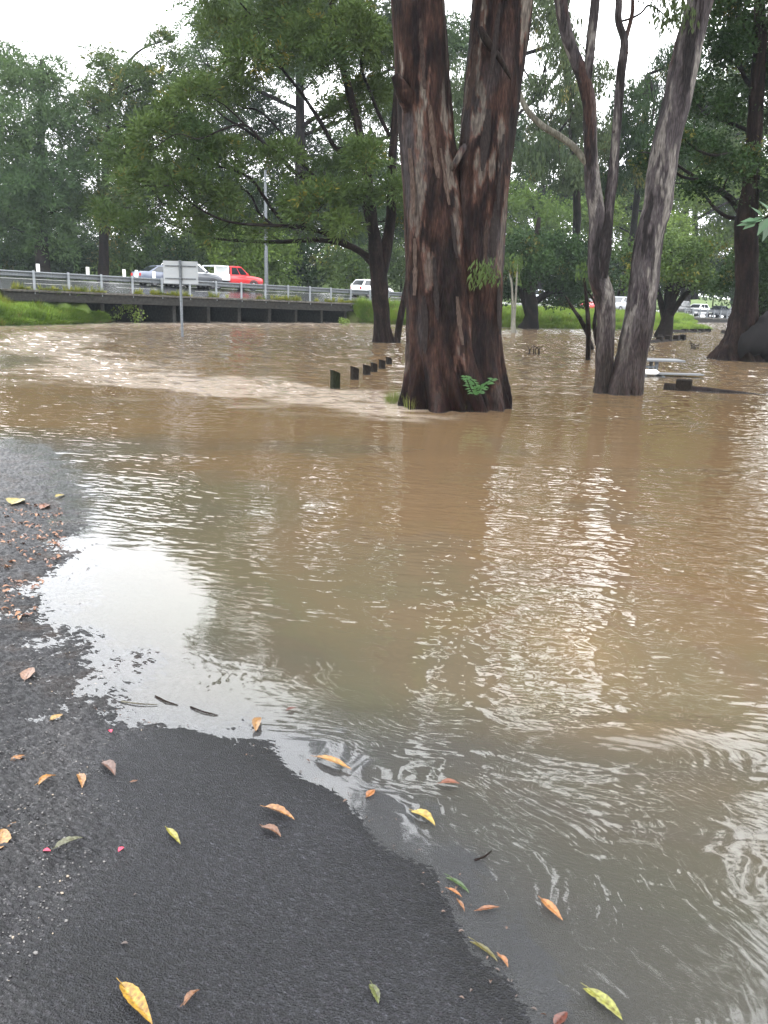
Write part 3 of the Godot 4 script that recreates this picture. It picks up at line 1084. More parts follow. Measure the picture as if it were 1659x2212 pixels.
	far_tree("dark_tree", "tall dark tree at the back right behind the hanging leaved gum", at(1160, 640, 118), at(1170, 300, 118), 0.5,
		lobes([[1120, 440, 80, 60], [1210, 420, 80, 60], [1150, 350, 60, 50], [1250, 340, 50, 45], [1290, 420, 70, 60], [1100, 300, 60, 60], [1210, 300, 50, 45], [1080, 180, 60, 70], [1060, 80, 60, 70]], 118, 4.0), 2, 2.2, 2.4, dark, 36, 4)
	far_tree("dark_tree", "tall dark tree at the back right behind the leaning gum stem", at(1500, 640, 118), at(1500, 260, 118), 0.5,
		lobes([[1480, 330, 70, 60], [1550, 300, 80, 60], [1420, 380, 70, 50], [1620, 280, 80, 70], [1520, 220, 70, 50], [1600, 180, 80, 60], [1660, 380, 80, 70], [1350, 400, 60, 50], [1680, 120, 80, 80], [1560, 380, 70, 50]], 118, 4.0), 2, 2.2, 2.4, mid, 37, 4)
	# thin stems standing in the water left of the twin gum
	org = on(1272, 770)
	var t := tree("bare_sapling", "bare forked sapling with a leaning dark branch left of the twin gum", org, "")
	var acc := new_acc()
	var d := 25.5
	limb(acc, [on(1272, 770) - Vector3(0, 0.5, 0), at(1271, 720, d), at(1268, 660, d), at(1262, 600, d)], [0.085, 0.075, 0.06, 0.03], 8, 0.25, 2)
	limb(acc, [on(1284, 745) - Vector3(0, 0.3, 0), at(1262, 705, d), at(1240, 670, d), at(1222, 640, d)], [0.075, 0.07, 0.05, 0.02], 7, 0.25, 4)
	limb(acc, [at(1290, 745, d), at(1284, 700, d), at(1288, 660, d), at(1270, 630, d)], [0.07, 0.06, 0.045, 0.02], 7, 0.25, 4)
	part("trunk", limb_mesh(acc), M.bark, t)
	crown(t, [lobe(1255, 590, d, 26, 28), lobe(1290, 610, d, 20, 24)], 1, 0.7, 0.8, mid, 61)


func big_gum(tones: Array):
	var base := on(985, 874)
	var t := tree("big_gum_tree", "massive twin stemmed gum with peeling dark bark standing in the brown flood", base, "")
	var d := -base.z
	var acc := new_acc()
	var k := d / F
	var foot := Vector3(0, -0.5, 0)
	# the left stem rises from the whole foot, the right one leans out of it
	limb(acc, [at(966, 880, d) + foot, at(965, 860, d), at(962, 780, d), at(957, 690, d), at(950, 600, d), at(944, 500, d), at(934, 400, d), at(922, 300, d), at(914, 180, d), at(906, 60, d), at(899, -60, d), at(885, -420, d), at(860, -800, d - 0.6)],
		[92 * k, 88 * k, 81 * k, 76 * k, 71 * k, 66 * k, 60 * k, 56 * k, 53.5 * k, 53 * k, 52 * k, 44 * k, 20 * k], 132, 0.035, 0, 0.17)
	limb(acc, [at(1022, 880, d - 0.05) + foot, at(1026, 860, d - 0.05), at(1026, 780, d - 0.05), at(1028, 690, d), at(1030, 600, d), at(1034, 500, d), at(1042, 400, d), at(1052, 300, d + 0.1), at(1066, 180, d + 0.2), at(1080, 60, d + 0.3), at(1092, -60, d + 0.3), at(1130, -420, d + 0.5), at(1200, -800, d + 1.0)],
		[66 * k, 62 * k, 56 * k, 54 * k, 55 * k, 55 * k, 54 * k, 55 * k, 57 * k, 60 * k, 60 * k, 48 * k, 20 * k], 120, 0.035, 0, 0.12, 9.0)
	var crown_l := [lobe(810, -480, d - 1, 165, 130), lobe(900, -650, d, 230, 170), lobe(1120, -560, d + 1, 210, 160), lobe(760, -780, d, 190, 150), lobe(1320, -760, d, 240, 170), lobe(850, -980, d, 280, 200), lobe(1120, -950, d, 260, 190), lobe(800, -1300, d, 380, 260), lobe(1150, -1350, d, 380, 260), lobe(780, -1150, d, 240, 170), lobe(1000, -1900, d - 1, 500, 350)]
	carry(acc, crown_l, [at(885, -420, d), at(860, -800, d - 0.6), at(1130, -420, d), at(899, -200, d), at(1105, -200, d)], 1, 0.16, 5)
	part("trunk", limb_mesh(acc), M.bark, t)
	crown(t, crown_l, 1, 1.9, 1.0, tones, 71)
	# a broken stub, and a torn strip of wood hanging down the right stem
	acc = new_acc()
	limb(acc, [at(892, 230, d - 0.2), at(873, 200, d - 0.3), at(857, 172, d - 0.35), at(852, 163, d - 0.36)], [0.2, 0.13, 0.085, 0.07], 16, 0.03, 0)
	part("broken_stub", limb_mesh(acc), M.bark, t)
	acc = new_acc()
	limb(acc, [at(1037, 62, d - 0.2), at(1052, 90, d - 0.32), at(1078, 125, d - 0.42), at(1097, 158, d - 0.45), at(1104, 172, d - 0.45)], [0.05, 0.06, 0.045, 0.028, 0.01], 10, 0.06, 4)
	part("torn_branch", limb_mesh(acc), M.bark, t)
	acc = new_acc()
	limb(acc, [at(972, 372, d - 0.3), at(985, 350, d - 0.42), at(1000, 322, d - 0.4), at(1004, 312, d - 0.3)], [0.03, 0.06, 0.055, 0.02], 10, 0.05, 0)
	part("fork_stub", limb_mesh(acc), M.bark, t)
	for q in [[888, 330, 470, 9, 0], [905, 60, 210, 8, 0], [925, 240, 395, 11, 0], [946, 330, 450, 7, 0], [898, 520, 640, 10, 0], [935, 560, 690, 9, 0], [968, 470, 560, 8, 0], [915, 640, 760, 12, 0], [980, 640, 740, 9, 0], [1030, 110, 250, 10, 1], [1072, 30, 180, 9, 1], [1050, 250, 380, 13, 1], [1078, 300, 460, 8, 1], [1062, 440, 560, 12, 1], [1044, 480, 580, 8, 1], [1070, 600, 720, 9, 1]]:
		bark_strip(t, q[0], q[1], q[2], q[3], q[4], d)
	var hi: Array = [Color(0.05, 0.11, 0.03), Color(0.10, 0.20, 0.05)]
	crown(t, [lobe(1048, 590, d - 0.75, 26, 30, 0.4), lobe(1062, 565, d - 0.72, 18, 20, 0.4)], 1, 0.9, 0.42, [Color(0.03, 0.055, 0.02), Color(0.07, 0.10, 0.03)], 72, "shoot")
	crown(t, [lobe(850, 424, d - 0.4, 9, 9)], 2, 0.9, 0.35, [Color(0.2, 0.2, 0.02), Color(0.32, 0.33, 0.03)], 74, "yellow_shoot")


# a long strip of loosened bark that hugs a stem of the big gum and curls out at its lower end
func bark_strip(t: Node3D, u: float, v0: float, v1: float, wide: float, stem: int, d: float):
	var cen := [[0, 902, 53], [180, 914, 53.5], [300, 922, 56], [400, 934, 60], [500, 944, 66], [600, 950, 71], [780, 962, 81], [900, 965, 90]]
	if stem == 1:
		cen = [[0, 1086, 60], [180, 1066, 57], [300, 1052, 55], [400, 1042, 54], [500, 1034, 55], [600, 1030, 55], [780, 1026, 56], [900, 1024, 62]]
	var r := RandomNumberGenerator.new()
	r.seed = int(u * 7.0 + v0)
	var st := new_st()
	var rows := []
	var n := 12
	var base_c := _row(cen, v0)
	var off := (u - base_c.x) / base_c.y
	for i in n + 1:
		var k := float(i) / n
		var v := lerpf(v0, v1, k)
		var c := _row(cen, v)
		var w := wide * (0.35 + 0.65 * sin(PI * (0.12 + 0.8 * k))) * (1.0 + 0.2 * r.randfn()) / c.y
		var lift := 0.016 + 0.05 * pow(k, 3.0) + 0.006 * r.randf()
		var row := []
		for m in [-1.0, 0.0, 1.0]:
			var a: float = asin(clampf(off + m * w * 0.5, -0.97, 0.97))
			var rad: float = c.y * d / F + lift + (0.012 if m == 0.0 else 0.0)
			var mid := at(c.x, v, d)
			row.append(mid + Vector3(sin(a), 0, cos(a)) * rad - org)
		rows.append(row)
	for i in n:
		for k in 2:
			quad(st, rows[i][k], rows[i + 1][k], rows[i + 1][k + 1], rows[i][k + 1])
	part("bark_strip", done(st), M["strip_%d" % (r.randi() % 3)], t)


func _row(cen: Array, v: float) -> Vector2:
	for k in cen.size() - 1:
		if v <= cen[k + 1][0]:
			var q := clampf((v - cen[k][0]) / float(cen[k + 1][0] - cen[k][0]), 0, 1)
			return Vector2(lerpf(cen[k][1], cen[k + 1][1], q), lerpf(cen[k][2], cen[k + 1][2], q))
	return Vector2(cen[-1][1], cen[-1][2])


func twin_gum(tones: Array):
	var base := on(1335, 846)
	var d := -base.z
	var k := d / F
	var t := tree("twin_gum_tree", "slender grey gum with one forked stem and one leaning stem joined at the water", base, "")
	var acc := new_acc()
	var foot := Vector3(0, -0.5, 0)
	limb(acc, [at(1307, 848, d) + foot, at(1306, 835, d), at(1306, 760, d), at(1309, 690, d), at(1305, 640, d), at(1291, 590, d), at(1288, 530, d), at(1290, 470, d), at(1283, 420, d), at(1278, 370, d), at(1275, 310, d), at(1273, 230, d), at(1262, 175, d), at(1243, 125, d), at(1226, 80, d), at(1214, 20, d), at(1205, -60, d), at(1190, -300, d), at(1170, -520, d)],
		[20 * k, 19 * k, 18.5 * k, 19 * k, 21 * k, 20 * k, 17 * k, 16.5 * k, 16.5 * k, 15 * k, 13 * k, 13.5 * k, 13.5 * k, 12 * k, 12 * k, 12 * k, 11.5 * k, 8 * k, 4 * k], 56, 0.05, 1, 0.05)
	limb(acc, [at(1266, 185, d), at(1272, 140, d - 0.05), at(1277, 80, d), at(1284, 20, d), at(1290, -60, d), at(1300, -320, d)], [9 * k, 9 * k, 9.5 * k, 9 * k, 8.5 * k, 4 * k], 36, 0.05, 1, 0, 3.0)
	limb(acc, [at(1300, 600, d - 0.1), at(1307, 540, d - 0.15), at(1311, 500, d - 0.1), at(1316, 440, d), at(1323, 390, d), at(1327, 340, d), at(1331, 290, d), at(1336, 230, d), at(1341, 160, d), at(1347, 115, d), at(1348, 85, d), at(1336, 45, d), at(1337, 0, d), at(1338, -80, d), at(1350, -300, d)],
		[11 * k, 13 * k, 11 * k, 11 * k, 11 * k, 9.5 * k, 9 * k, 9 * k, 9 * k, 8.5 * k, 7.5 * k, 7 * k, 6.5 * k, 6 * k, 3 * k], 40, 0.05, 1, 0, 6.0)
	limb(acc, [at(1347, 100, d), at(1357, 65, d), at(1366, 25, d), at(1366, -30, d)], [4.5 * k, 4.2 * k, 4 * k, 3 * k], 14, 0.06, 1)
	limb(acc, [at(1338, 47, d), at(1362, 40, d), at(1385, 28, d), at(1400, 12, d), at(1420, 20, d), at(1450, 45, d - 0.1)], [2.0 * k, 2.2 * k, 1.8 * k, 2.0 * k, 1.5 * k, 1.0 * k], 8, 0.08, 4)
	# the pale bare arm that reaches left behind the big gum
	limb(acc, [at(1280, 365, d), at(1262, 345, d), at(1237, 315, d + 0.1), at(1205, 292, d + 0.2), at(1172, 272, d + 0.3), at(1140, 240, d + 0.4), at(1122, 200, d + 0.5), at(1110, 150, d + 0.6)], [10 * k, 7 * k, 6.5 * k, 6.5 * k, 6.2 * k, 6 * k, 5 * k, 4 * k], 24, 0.06, 3)
	# the leaning stem
	limb(acc, [at(1350, 848, d - 0.1) + foot, at(1352, 835, d - 0.1), at(1366, 760, d), at(1380, 690, d), at(1390, 620, d), at(1396, 560, d), at(1406, 500, d), at(1422, 440, d), at(1428, 380, d), at(1441, 300, d), at(1462, 220, d), at(1478, 140, d), at(1497, 60, d), at(1514, 0, d), at(1532, -70, d), at(1590, -330, d), at(1640, -600, d)],
		[35 * k, 33 * k, 32 * k, 31 * k, 30 * k, 29 * k, 28 * k, 28 * k, 28 * k, 27 * k, 27 * k, 27 * k, 25 * k, 24 * k, 22 * k, 15 * k, 6 * k], 72, 0.05, 1, 0.07, 12.0)
	for b in [[1347, 116, 1.0, 0.7], [1334, 288, -1.0, 0.6], [1503, 106, 1.0, 1.0], [1430, 279, -1.0, 0.9], [1423, 348, -1.0, 1.1], [1462, 284, 1.0, 1.0]]:
		limb(acc, [at(b[0], b[1], d), at(b[0] + b[2] * 5.0, b[1] - 2, d - 0.03), at(b[0] + b[2] * 9.0, b[1] - 5, d - 0.05)], [0.1 * b[3], 0.075 * b[3], 0.05 * b[3]], 12, 0.03, 1)
	var cl := [lobe(1245, -230, d, 110, 80), lobe(1390, -220, d, 80, 70), lobe(1150, -270, d + 1.0, 110, 90), lobe(1190, -480, d, 150, 110), lobe(1330, -420, d, 150, 100), lobe(1600, -560, d, 200, 130), lobe(1450, -640, d, 200, 130), lobe(1280, -700, d, 180, 130), lobe(1780, -420, d, 150, 100), lobe(1700, -750, d, 200, 140), lobe(1300, -1000, d, 260, 180), lobe(1600, -1050, d, 300, 200), lobe(1500, -1500, d, 400, 280), lobe(1850, -900, d, 300, 250), lobe(1900, -1500, d, 400, 300)]
	carry(acc, cl, [at(1190, -300, d), at(1170, -520, d), at(1300, -320, d), at(1590, -330, d), at(1640, -600, d)], 1, 0.09, 9)
	part("trunk", limb_mesh(acc), M.bark, t)
	crown(t, cl, 1, 2.1, 1.0, tones, 73)
	crown(t, [lobe(1440, 45, d, 28, 40), lobe(1470, 15, d - 0.6, 35, 28), lobe(1420, -20, d, 40, 30), lobe(1225, 60, d + 0.8, 20, 40)], 1, 0.75, 0.75, tones, 75)


func right_tree(tones: Array):
	var base := on(1598, 776)
	var d := -base.z
	var k := d / F
	var t := tree("dark_trunk_tree", "dark leaning tree with flared foot at the right edge of the flood", base, "")
	var acc := new_acc()
	limb(acc, [at(1588, 785, d), at(1592, 765, d), at(1602, 720, d), at(1612, 640, d), at(1613, 560, d), at(1612, 480, d), at(1622, 400, d), at(1629, 300, d), at(1634, 200, d), at(1642, 100, d), at(1640, 0, d), at(1630, -150, d)],
		[44 * k, 40 * k, 30 * k, 23 * k, 22 * k, 22 * k, 16 * k, 15 * k, 14 * k, 12 * k, 10 * k, 5 * k], 48, 0.1, 2, 0.16)
	var arms := [
		[[1612, 480], [1588, 440], [1560, 415], [1525, 395], [1490, 375], [1440, 340], 9.0],
		[[1614, 470], [1575, 470], [1545, 450], [1520, 420], [1490, 400], [1450, 395], 5.0],
		[[1560, 415], [1510, 390], [1470, 380], [1430, 345], [1400, 330], [1380, 330], 4.0],
		[[1630, 290], [1600, 275], [1560, 260], [1520, 240], [1490, 200], [1470, 170], 4.5],
		[[1636, 200], [1610, 170], [1590, 120], [1565, 90], [1540, 40], [1520, 0], 5.0],
		[[1628, 330], [1590, 330], [1540, 335], [1500, 320], [1470, 290], [1450, 280], 4.0],
		[[1640, 120], [1620, 80], [1610, 40], [1590, 10], [1570, -30], [1560, -60], 5.0],
		[[1618, 430], [1650, 400], [1690, 360], [1720, 300], [1760, 260], [1790, 240], 8.0]]
	var from := []
	for a in arms:
		var pts := []
		for q in 6:
			pts.append(at(a[q][0], a[q][1], d + 0.35 * q * (1.0 if a[6] > 4.4 else -1.0)))
			from.append(pts[q])
		var w: float = a[6] * k
		limb(acc, pts, [w, w * 0.85, w * 0.7, w * 0.55, w * 0.4, w * 0.2], 10, 0.15, 4)
	var lb := lobes([[1560, 110, 70, 50], [1620, 60, 70, 55], [1500, 210, 60, 45], [1580, 240, 65, 50], [1640, 170, 60, 55], [1540, 330, 60, 40], [1605, 350, 50, 45], [1470, 300, 50, 40], [1500, 60, 50, 40], [1440, 320, 40, 35], [1560, 0, 70, 45], [1650, -20, 70, 50], [1520, 400, 45, 30], [1700, 250, 60, 70], [1720, 100, 70, 80], [1600, -130, 110, 80], [1650, 420, 50, 40], [1400, 350, 35, 30], [1720, -150, 130, 100], [1600, -300, 150, 100], [1780, -350, 170, 120], [1850, 100, 130, 110], [1900, -150, 150, 120], [1720, 350, 80, 80], [1770, 200, 90, 90], [1820, 0, 110, 100], [1750, 470, 80, 60], [1850, 300, 110, 100]], d, 1.6)
	carry(acc, lb, from, 4, 0.05, 15, 7)
	part("trunk", limb_mesh(acc), M.bark, t)
	crown(t, lb, 2, 1.8, 0.8, tones, 76)
	# the dark rounded mass at its foot
	var st := new_acc()
	org = on(1650, 782)
	limb(st, [at(1600, 775, d - 0.4), at(1622, 745, d - 0.5), at(1650, 735, d - 0.3), at(1690, 720, d), at(1740, 725, d + 0.4), at(1790, 745, d + 0.6)], [8 * k, 30 * k, 46 * k, 54 * k, 50 * k, 20 * k], 40, 0.08, 4)
	single("boulder", limb_mesh(st), M.black_earth, "dark rounded hump lying against the foot of the dark tree at the right edge", "boulder", org)


func spreading_tree(tones: Array):
	var base := on(828, 737)
	var d := -base.z
	var k := d / F
	var t := tree("spreading_tree", "dark trunked tree whose long low boughs sweep left over the road", base, "")
	var acc := new_acc()
	limb(acc, [at(828, 745, d), at(827, 730, d), at(824, 680, d), at(820, 620, d), at(815, 560, d), at(806, 490, d), at(797, 410, d), at(784, 320, d), at(760, 220, d), at(735, 120, d), at(715, 0, d), at(690, -150, d)],
		[20 * k, 18 * k, 17 * k, 18 * k, 17 * k, 11 * k, 10 * k, 9 * k, 8 * k, 7 * k, 5 * k, 2 * k], 40, 0.12, 2, 0.1)
	limb(acc, [at(826, 590, d), at(834, 540, d), at(845, 460, d), at(846, 380, d), at(852, 280, d), at(860, 160, d), at(862, 40, d), at(870, -120, d)], [11 * k, 12 * k, 10 * k, 9 * k, 8 * k, 7 * k, 5 * k, 2 * k], 28, 0.12, 2)
	limb(acc, [at(812, 560, d), at(800, 500, d + 0.4), at(786, 440, d + 0.8), at(770, 380, d + 1.2)], [7 * k, 6 * k, 5 * k, 3 * k], 18, 0.15, 2)
	var arms := [
		[[812, 580], [780, 545], [735, 525], [680, 518], [610, 522], [520, 520], [430, 508], [340, 470], 7.5, 1.0],
		[[800, 555], [740, 522], [690, 500], [640, 490], [590, 487], [500, 480], [430, 450], [370, 400], 5.5, -0.5],
		[[615, 487], [580, 440], [545, 390], [500, 365], [450, 355], [410, 330], [370, 310], [330, 300], 3.8, -0.6],
		[[797, 430], [740, 405], [690, 390], [640, 375], [590, 325], [530, 280], [470, 240], [400, 140], 6.0, 0.6],
		[[784, 330], [750, 330], [725, 320], [690, 260], [650, 200], [610, 150], [575, 100], [540, 30], 5.5, 0.2],
		[[640, 375], [600, 330], [570, 310], [530, 270], [480, 280], [430, 300], [380, 290], [320, 330], 3.0, -1.0],
		[[690, 390], [640, 340], [610, 290], [560, 240], [520, 230], [480, 190], [440, 170], [400, 180], 3.0, 1.0],
		[[845, 300], [820, 250], [800, 200], [780, 140], [790, 80], [800, 20], [790, -60], [780, -160], 4.0, 0.4],
		[[590, 487], [560, 460], [540, 420], [500, 400], [450, 410], [400, 430], [350, 440], [280, 450], 2.8, 0.6]]
	var from := []
	for a in arms:
		var pts := []
		var rad := []
		for q in 8:
			pts.append(at(a[q][0], a[q][1], d + a[9] * q * 0.5))
			rad.append(a[8] * k * [1.0, 0.95, 0.85, 0.75, 0.6, 0.45, 0.3, 0.15][q])
			if q > 1:
				from.append(pts[q])
		limb(acc, pts, rad, 10, 0.2, 4)
	var lb := lobes([[270, 330, 65, 50], [330, 290, 70, 50], [300, 400, 60, 50], [230, 470, 45, 30], [390, 400, 65, 55], [420, 310, 80, 55], [310, 480, 60, 28], [400, 470, 60, 30], [500, 190, 70, 50], [430, 200, 60, 40], [480, 430, 60, 45], [560, 350, 60, 40], [540, 110, 80, 60], [640, 90, 80, 60], [600, 30, 90, 60], [710, 140, 60, 60], [760, 60, 80, 60], [500, 330, 60, 45], [480, 60, 70, 45],
		[640, 430, 50, 45], [700, 440, 60, 50], [660, 480, 50, 30], [740, 480, 50, 35], [720, 380, 60, 45], [790, 340, 60, 50], [830, 300, 50, 50], [770, 430, 50, 45], [740, 250, 55, 50], [800, 200, 60, 50], [830, 110, 60, 60], [850, 400, 40, 45], [560, 500, 60, 22], [470, 505, 60, 22], [610, 330, 45, 30], [380, 240, 60, 45],
		[650, -110, 130, 90], [780, -130, 140, 90], [470, -60, 100, 70], [790, -300, 150, 110], [900, -260, 150, 110], [360, 345, 60, 45], [870, 480, 30, 40]], d, 1.8)
	carry(acc, lb, from, 4, 0.05, 16, 6)
	part("trunk", limb_mesh(acc), M.bark, t)
	crown(t, lb, 0, 2.3, 1.0, tones, 77)
	# its slim neighbour
	base = on(860, 737)
	t = tree("slim_leaning_tree", "thin dark trunk leaning right between the spreading tree and the big gum", base, "")
	acc = new_acc()
	limb(acc, [at(857, 748, d), at(859, 725, d), at(868, 670, d), at(880, 610, d), at(890, 540, d), at(900, 460, d)], [8 * k, 7.5 * k, 7 * k, 6 * k, 5 * k, 3 * k], 20, 0.15, 2)
	var l2 := lobes([[905, 440, 40, 40], [880, 400, 35, 35], [930, 380, 40, 40]], d, 0.8)
	carry(acc, l2, [at(890, 540, d), at(900, 460, d)], 4, 0.05, 17)
	part("trunk", limb_mesh(acc), M.bark, t)
	crown(t, l2, 0, 1.2, 0.9, tones, 78)


# ------------------------------------------------------------------ vehicles
# a body lofted along its length: st_ is a list of [x, floor, shoulder, half width]
func loft(list: Array, crown_up := 0.04) -> ArrayMesh:
	var st := new_st()
	var rings := []
	for q in list:
		var x: float = q[0]
		var b: float = q[1]
		var y: float = q[2]
		var w: float = q[3]
		rings.append([Vector3(x, b, -w * 0.86), Vector3(x, lerpf(b, y, 0.22), -w * 0.98), Vector3(x, lerpf(b, y, 0.62), -w), Vector3(x, lerpf(b, y, 0.92), -w * 0.95), Vector3(x, y, -w * 0.86), Vector3(x, y + crown_up, 0),
			Vector3(x, y, w * 0.86), Vector3(x, lerpf(b, y, 0.92), w * 0.95), Vector3(x, lerpf(b, y, 0.62), w), Vector3(x, lerpf(b, y, 0.22), w * 0.98), Vector3(x, b, w * 0.86)])
	for j in rings.size() - 1:
		for i in 10:
			quad(st, rings[j][i], rings[j][i + 1], rings[j + 1][i + 1], rings[j + 1][i])
		quad(st, rings[j][10], rings[j][0], rings[j + 1][0], rings[j + 1][10])
	for i in range(1, 10):
		tri(st, rings[0][0], rings[0][i + 1], rings[0][i])
		var z: Array = rings[rings.size() - 1]
		tri(st, z[0], z[i], z[i + 1])
	return done(st)


func pane(a: Vector3, b: Vector3, c: Vector3, d: Vector3, out: Vector3) -> ArrayMesh:
	var st := new_st()
	st.set_smooth_group(-1)
	var o := out.normalized() * 0.012
	quad(st, a + o, b + o, c + o, d + o)
	for e in [[a, b], [b, c], [c, d], [d, a]]:
		quad(st, e[0] - o, e[1] - o, e[1] + o, e[0] + o)
	return done(st)


func wheel(parent: Node3D, x: float, z: float, r: float):
	var w := Node3D.new()
	w.name = "wheel"
	parent.add_child(w, true)
	w.position = Vector3(x, r, z)
	var st := new_st()
	var prof := [[0.62, 0.10], [0.9, 0.115], [1.0, 0.08], [1.0, -0.08], [0.9, -0.115], [0.62, -0.10]]
	for i in 20:
		var a := TAU * i / 20
		var b := TAU * (i + 1) / 20
		for k in 5:
			var p: Array = prof[k]
			var q: Array = prof[k + 1]
			quad(st, Vector3(cos(a) * p[0] * r, sin(a) * p[0] * r, p[1]), Vector3(cos(b) * p[0] * r, sin(b) * p[0] * r, p[1]), Vector3(cos(b) * q[0] * r, sin(b) * q[0] * r, q[1]), Vector3(cos(a) * q[0] * r, sin(a) * q[0] * r, q[1]))
	part("tyre", done(st), M.tyre, w)
	st = new_st()
	for i in 10:
		var a := TAU * i / 10
		var s: float = 1.0 if z > 0 else -1.0
		var b := TAU * (i + 1) / 10
		var dish := 0.09 if i % 2 == 0 else 0.04
		tri(st, Vector3(0, 0, s * 0.1), Vector3(cos(a), sin(a), 0) * 0.64 * r + Vector3(0, 0, s * dish), Vector3(cos(b), sin(b), 0) * 0.64 * r + Vector3(0, 0, s * dish))
	part("rim", done(st), M.rim, w)


# front is +x. body: loft list; cab: [rear foot x, rear top x, front top x, front foot x, foot y, roof y, half width at foot, at roof]
func car(called: String, label: String, category: String, paint: String, pos: Vector3, turn: float, body: Array, cab: Array, wheels: Array, group: String, lit := false, roof := "") -> Node3D:
	var t := thing(called, label, category, pos, group, turn)
	part("body", loft(body), M[paint], t)
	var fy: float = cab[4]
	var ry: float = cab[5]
	var wf: float = cab[6]
	var wr: float = cab[7]
	var g := [Vector3(cab[0], fy, -wf), Vector3(cab[3], fy, -wf), Vector3(cab[3], fy, wf), Vector3(cab[0], fy, wf)]
	var h := [Vector3(cab[1], ry, -wr), Vector3(cab[2], ry, -wr), Vector3(cab[2], ry, wr), Vector3(cab[1], ry, wr)]
	var st := new_st()
	st.set_smooth_group(-1)
	for i in 4:
		quad(st, g[i], g[(i + 1) % 4], h[(i + 1) % 4], h[i])
	st.set_smooth_group(1)
	var top := [h[0] + Vector3(0.12, 0.045, 0.1), h[1] + Vector3(-0.12, 0.045, 0.1), h[2] + Vector3(-0.12, 0.045, -0.1), h[3] + Vector3(0.12, 0.045, -0.1)]
	for i in 4:
		quad(st, h[i], h[(i + 1) % 4], top[(i + 1) % 4], top[i])
	quad(st, top[0], top[1], top[2], top[3])
	part("roof", done(st), M[roof if roof else paint], t)
	var mixv := func(a: Vector3, b: Vector3, k: float) -> Vector3: return a.lerp(b, k)
	# glass: windscreen, rear window, two side windows each side
	for e in [["windscreen", 1, 2, Vector3(0.7, 0.7, 0)], ["rear_window", 3, 0, Vector3(-0.7, 0.5, 0)]]:
		var a: Vector3 = g[e[1]]
		var b: Vector3 = g[e[2]]
		var c: Vector3 = h[e[2]]
		var d: Vector3 = h[e[1]]
		part(e[0], pane(a.lerp(b, 0.06).lerp(d.lerp(c, 0.06), 0.08), a.lerp(b, 0.94).lerp(d.lerp(c, 0.94), 0.08), a.lerp(b, 0.94).lerp(d.lerp(c, 0.94), 0.9), a.lerp(b, 0.06).lerp(d.lerp(c, 0.06), 0.9), e[3]), M.car_glass, t)
	for s in [[0, 1, -1.0], [3, 2, 1.0]]:
		for span in [[0.07, 0.48], [0.53, 0.92]]:
			var a: Vector3 = g[s[0]]
			var b: Vector3 = g[s[1]]
			var d: Vector3 = h[s[0]]
			var c: Vector3 = h[s[1]]
			part("side_window", pane(a.lerp(b, span[0]).lerp(d.lerp(c, span[0]), 0.1), a.lerp(b, span[1]).lerp(d.lerp(c, span[1]), 0.1), a.lerp(b, span[1]).lerp(d.lerp(c, span[1]), 0.88), a.lerp(b, span[0]).lerp(d.lerp(c, span[0]), 0.88), Vector3(0, 0.25, s[2])), M.car_glass, t)
	var first: Array = body[0]
	var last: Array = body[body.size() - 1]
	for s in [-1.0, 1.0]:
		part("tail_light", box_mesh(Vector3(first[0] + 0.03, lerpf(first[1], first[2], 0.8), s * first[3] * 0.78), Vector3(0.06, 0.1, first[3] * 0.16), Basis.IDENTITY, 0.02), M.tail_red, t)
		part("headlight", box_mesh(Vector3(last[0] - 0.06, lerpf(last[1], last[2], 0.78), s * last[3] * 0.7), Vector3(0.09, 0.075, last[3] * 0.2), Basis.IDENTITY, 0.02), M.headlamp_lit if lit else M.lamp_clear, t)
		part("mirror", box_mesh(Vector3(cab[3] - 0.35, fy + 0.1, s * (wf + 0.13)), Vector3(0.06, 0.07, 0.1), Basis.IDENTITY, 0.02), M[paint], t)
		for x in [wheels[0], wheels[1]]:
			wheel(t, x, s * (wheels[3] - 0.1), wheels[2])
			var ar := new_st()
			for i in 12:
				var a1 := PI * i / 12.0
				var a2 := PI * (i + 1) / 12.0
				quad(ar, Vector3(x + cos(a1) * wheels[2] * 1.02, wheels[2] + sin(a1) * wheels[2] * 1.02, s * (wheels[3] + 0.012)), Vector3(x + cos(a2) * wheels[2] * 1.02, wheels[2] + sin(a2) * wheels[2] * 1.02, s * (wheels[3] + 0.012)), Vector3(x + cos(a2) * wheels[2] * 1.2, wheels[2] + sin(a2) * wheels[2] * 1.2, s * (wheels[3] + 0.004)), Vector3(x + cos(a1) * wheels[2] * 1.2, wheels[2] + sin(a1) * wheels[2] * 1.2, s * (wheels[3] + 0.004)))
			part("wheel_arch", done(ar), M.trim, t)
	part("bumper", box_mesh(Vector3(last[0] + 0.02, last[1] + 0.12, 0), Vector3(0.06, 0.1, last[3] * 0.9), Basis.IDENTITY, 0.03), M.trim, t)
	part("bumper", box_mesh(Vector3(first[0] - 0.02, first[1] + 0.12, 0), Vector3(0.06, 0.1, first[3] * 0.9), Basis.IDENTITY, 0.03), M.trim, t)
	part("number_plate", box_mesh(Vector3(first[0] - 0.03, lerpf(first[1], first[2], 0.55), 0), Vector3(0.02, 0.06, 0.19)), M.plate, t)
	part("number_plate", box_mesh(Vector3(last[0] + 0.085, last[1] + 0.13, 0), Vector3(0.012, 0.055, 0.18)), M.plate, t)
	return t


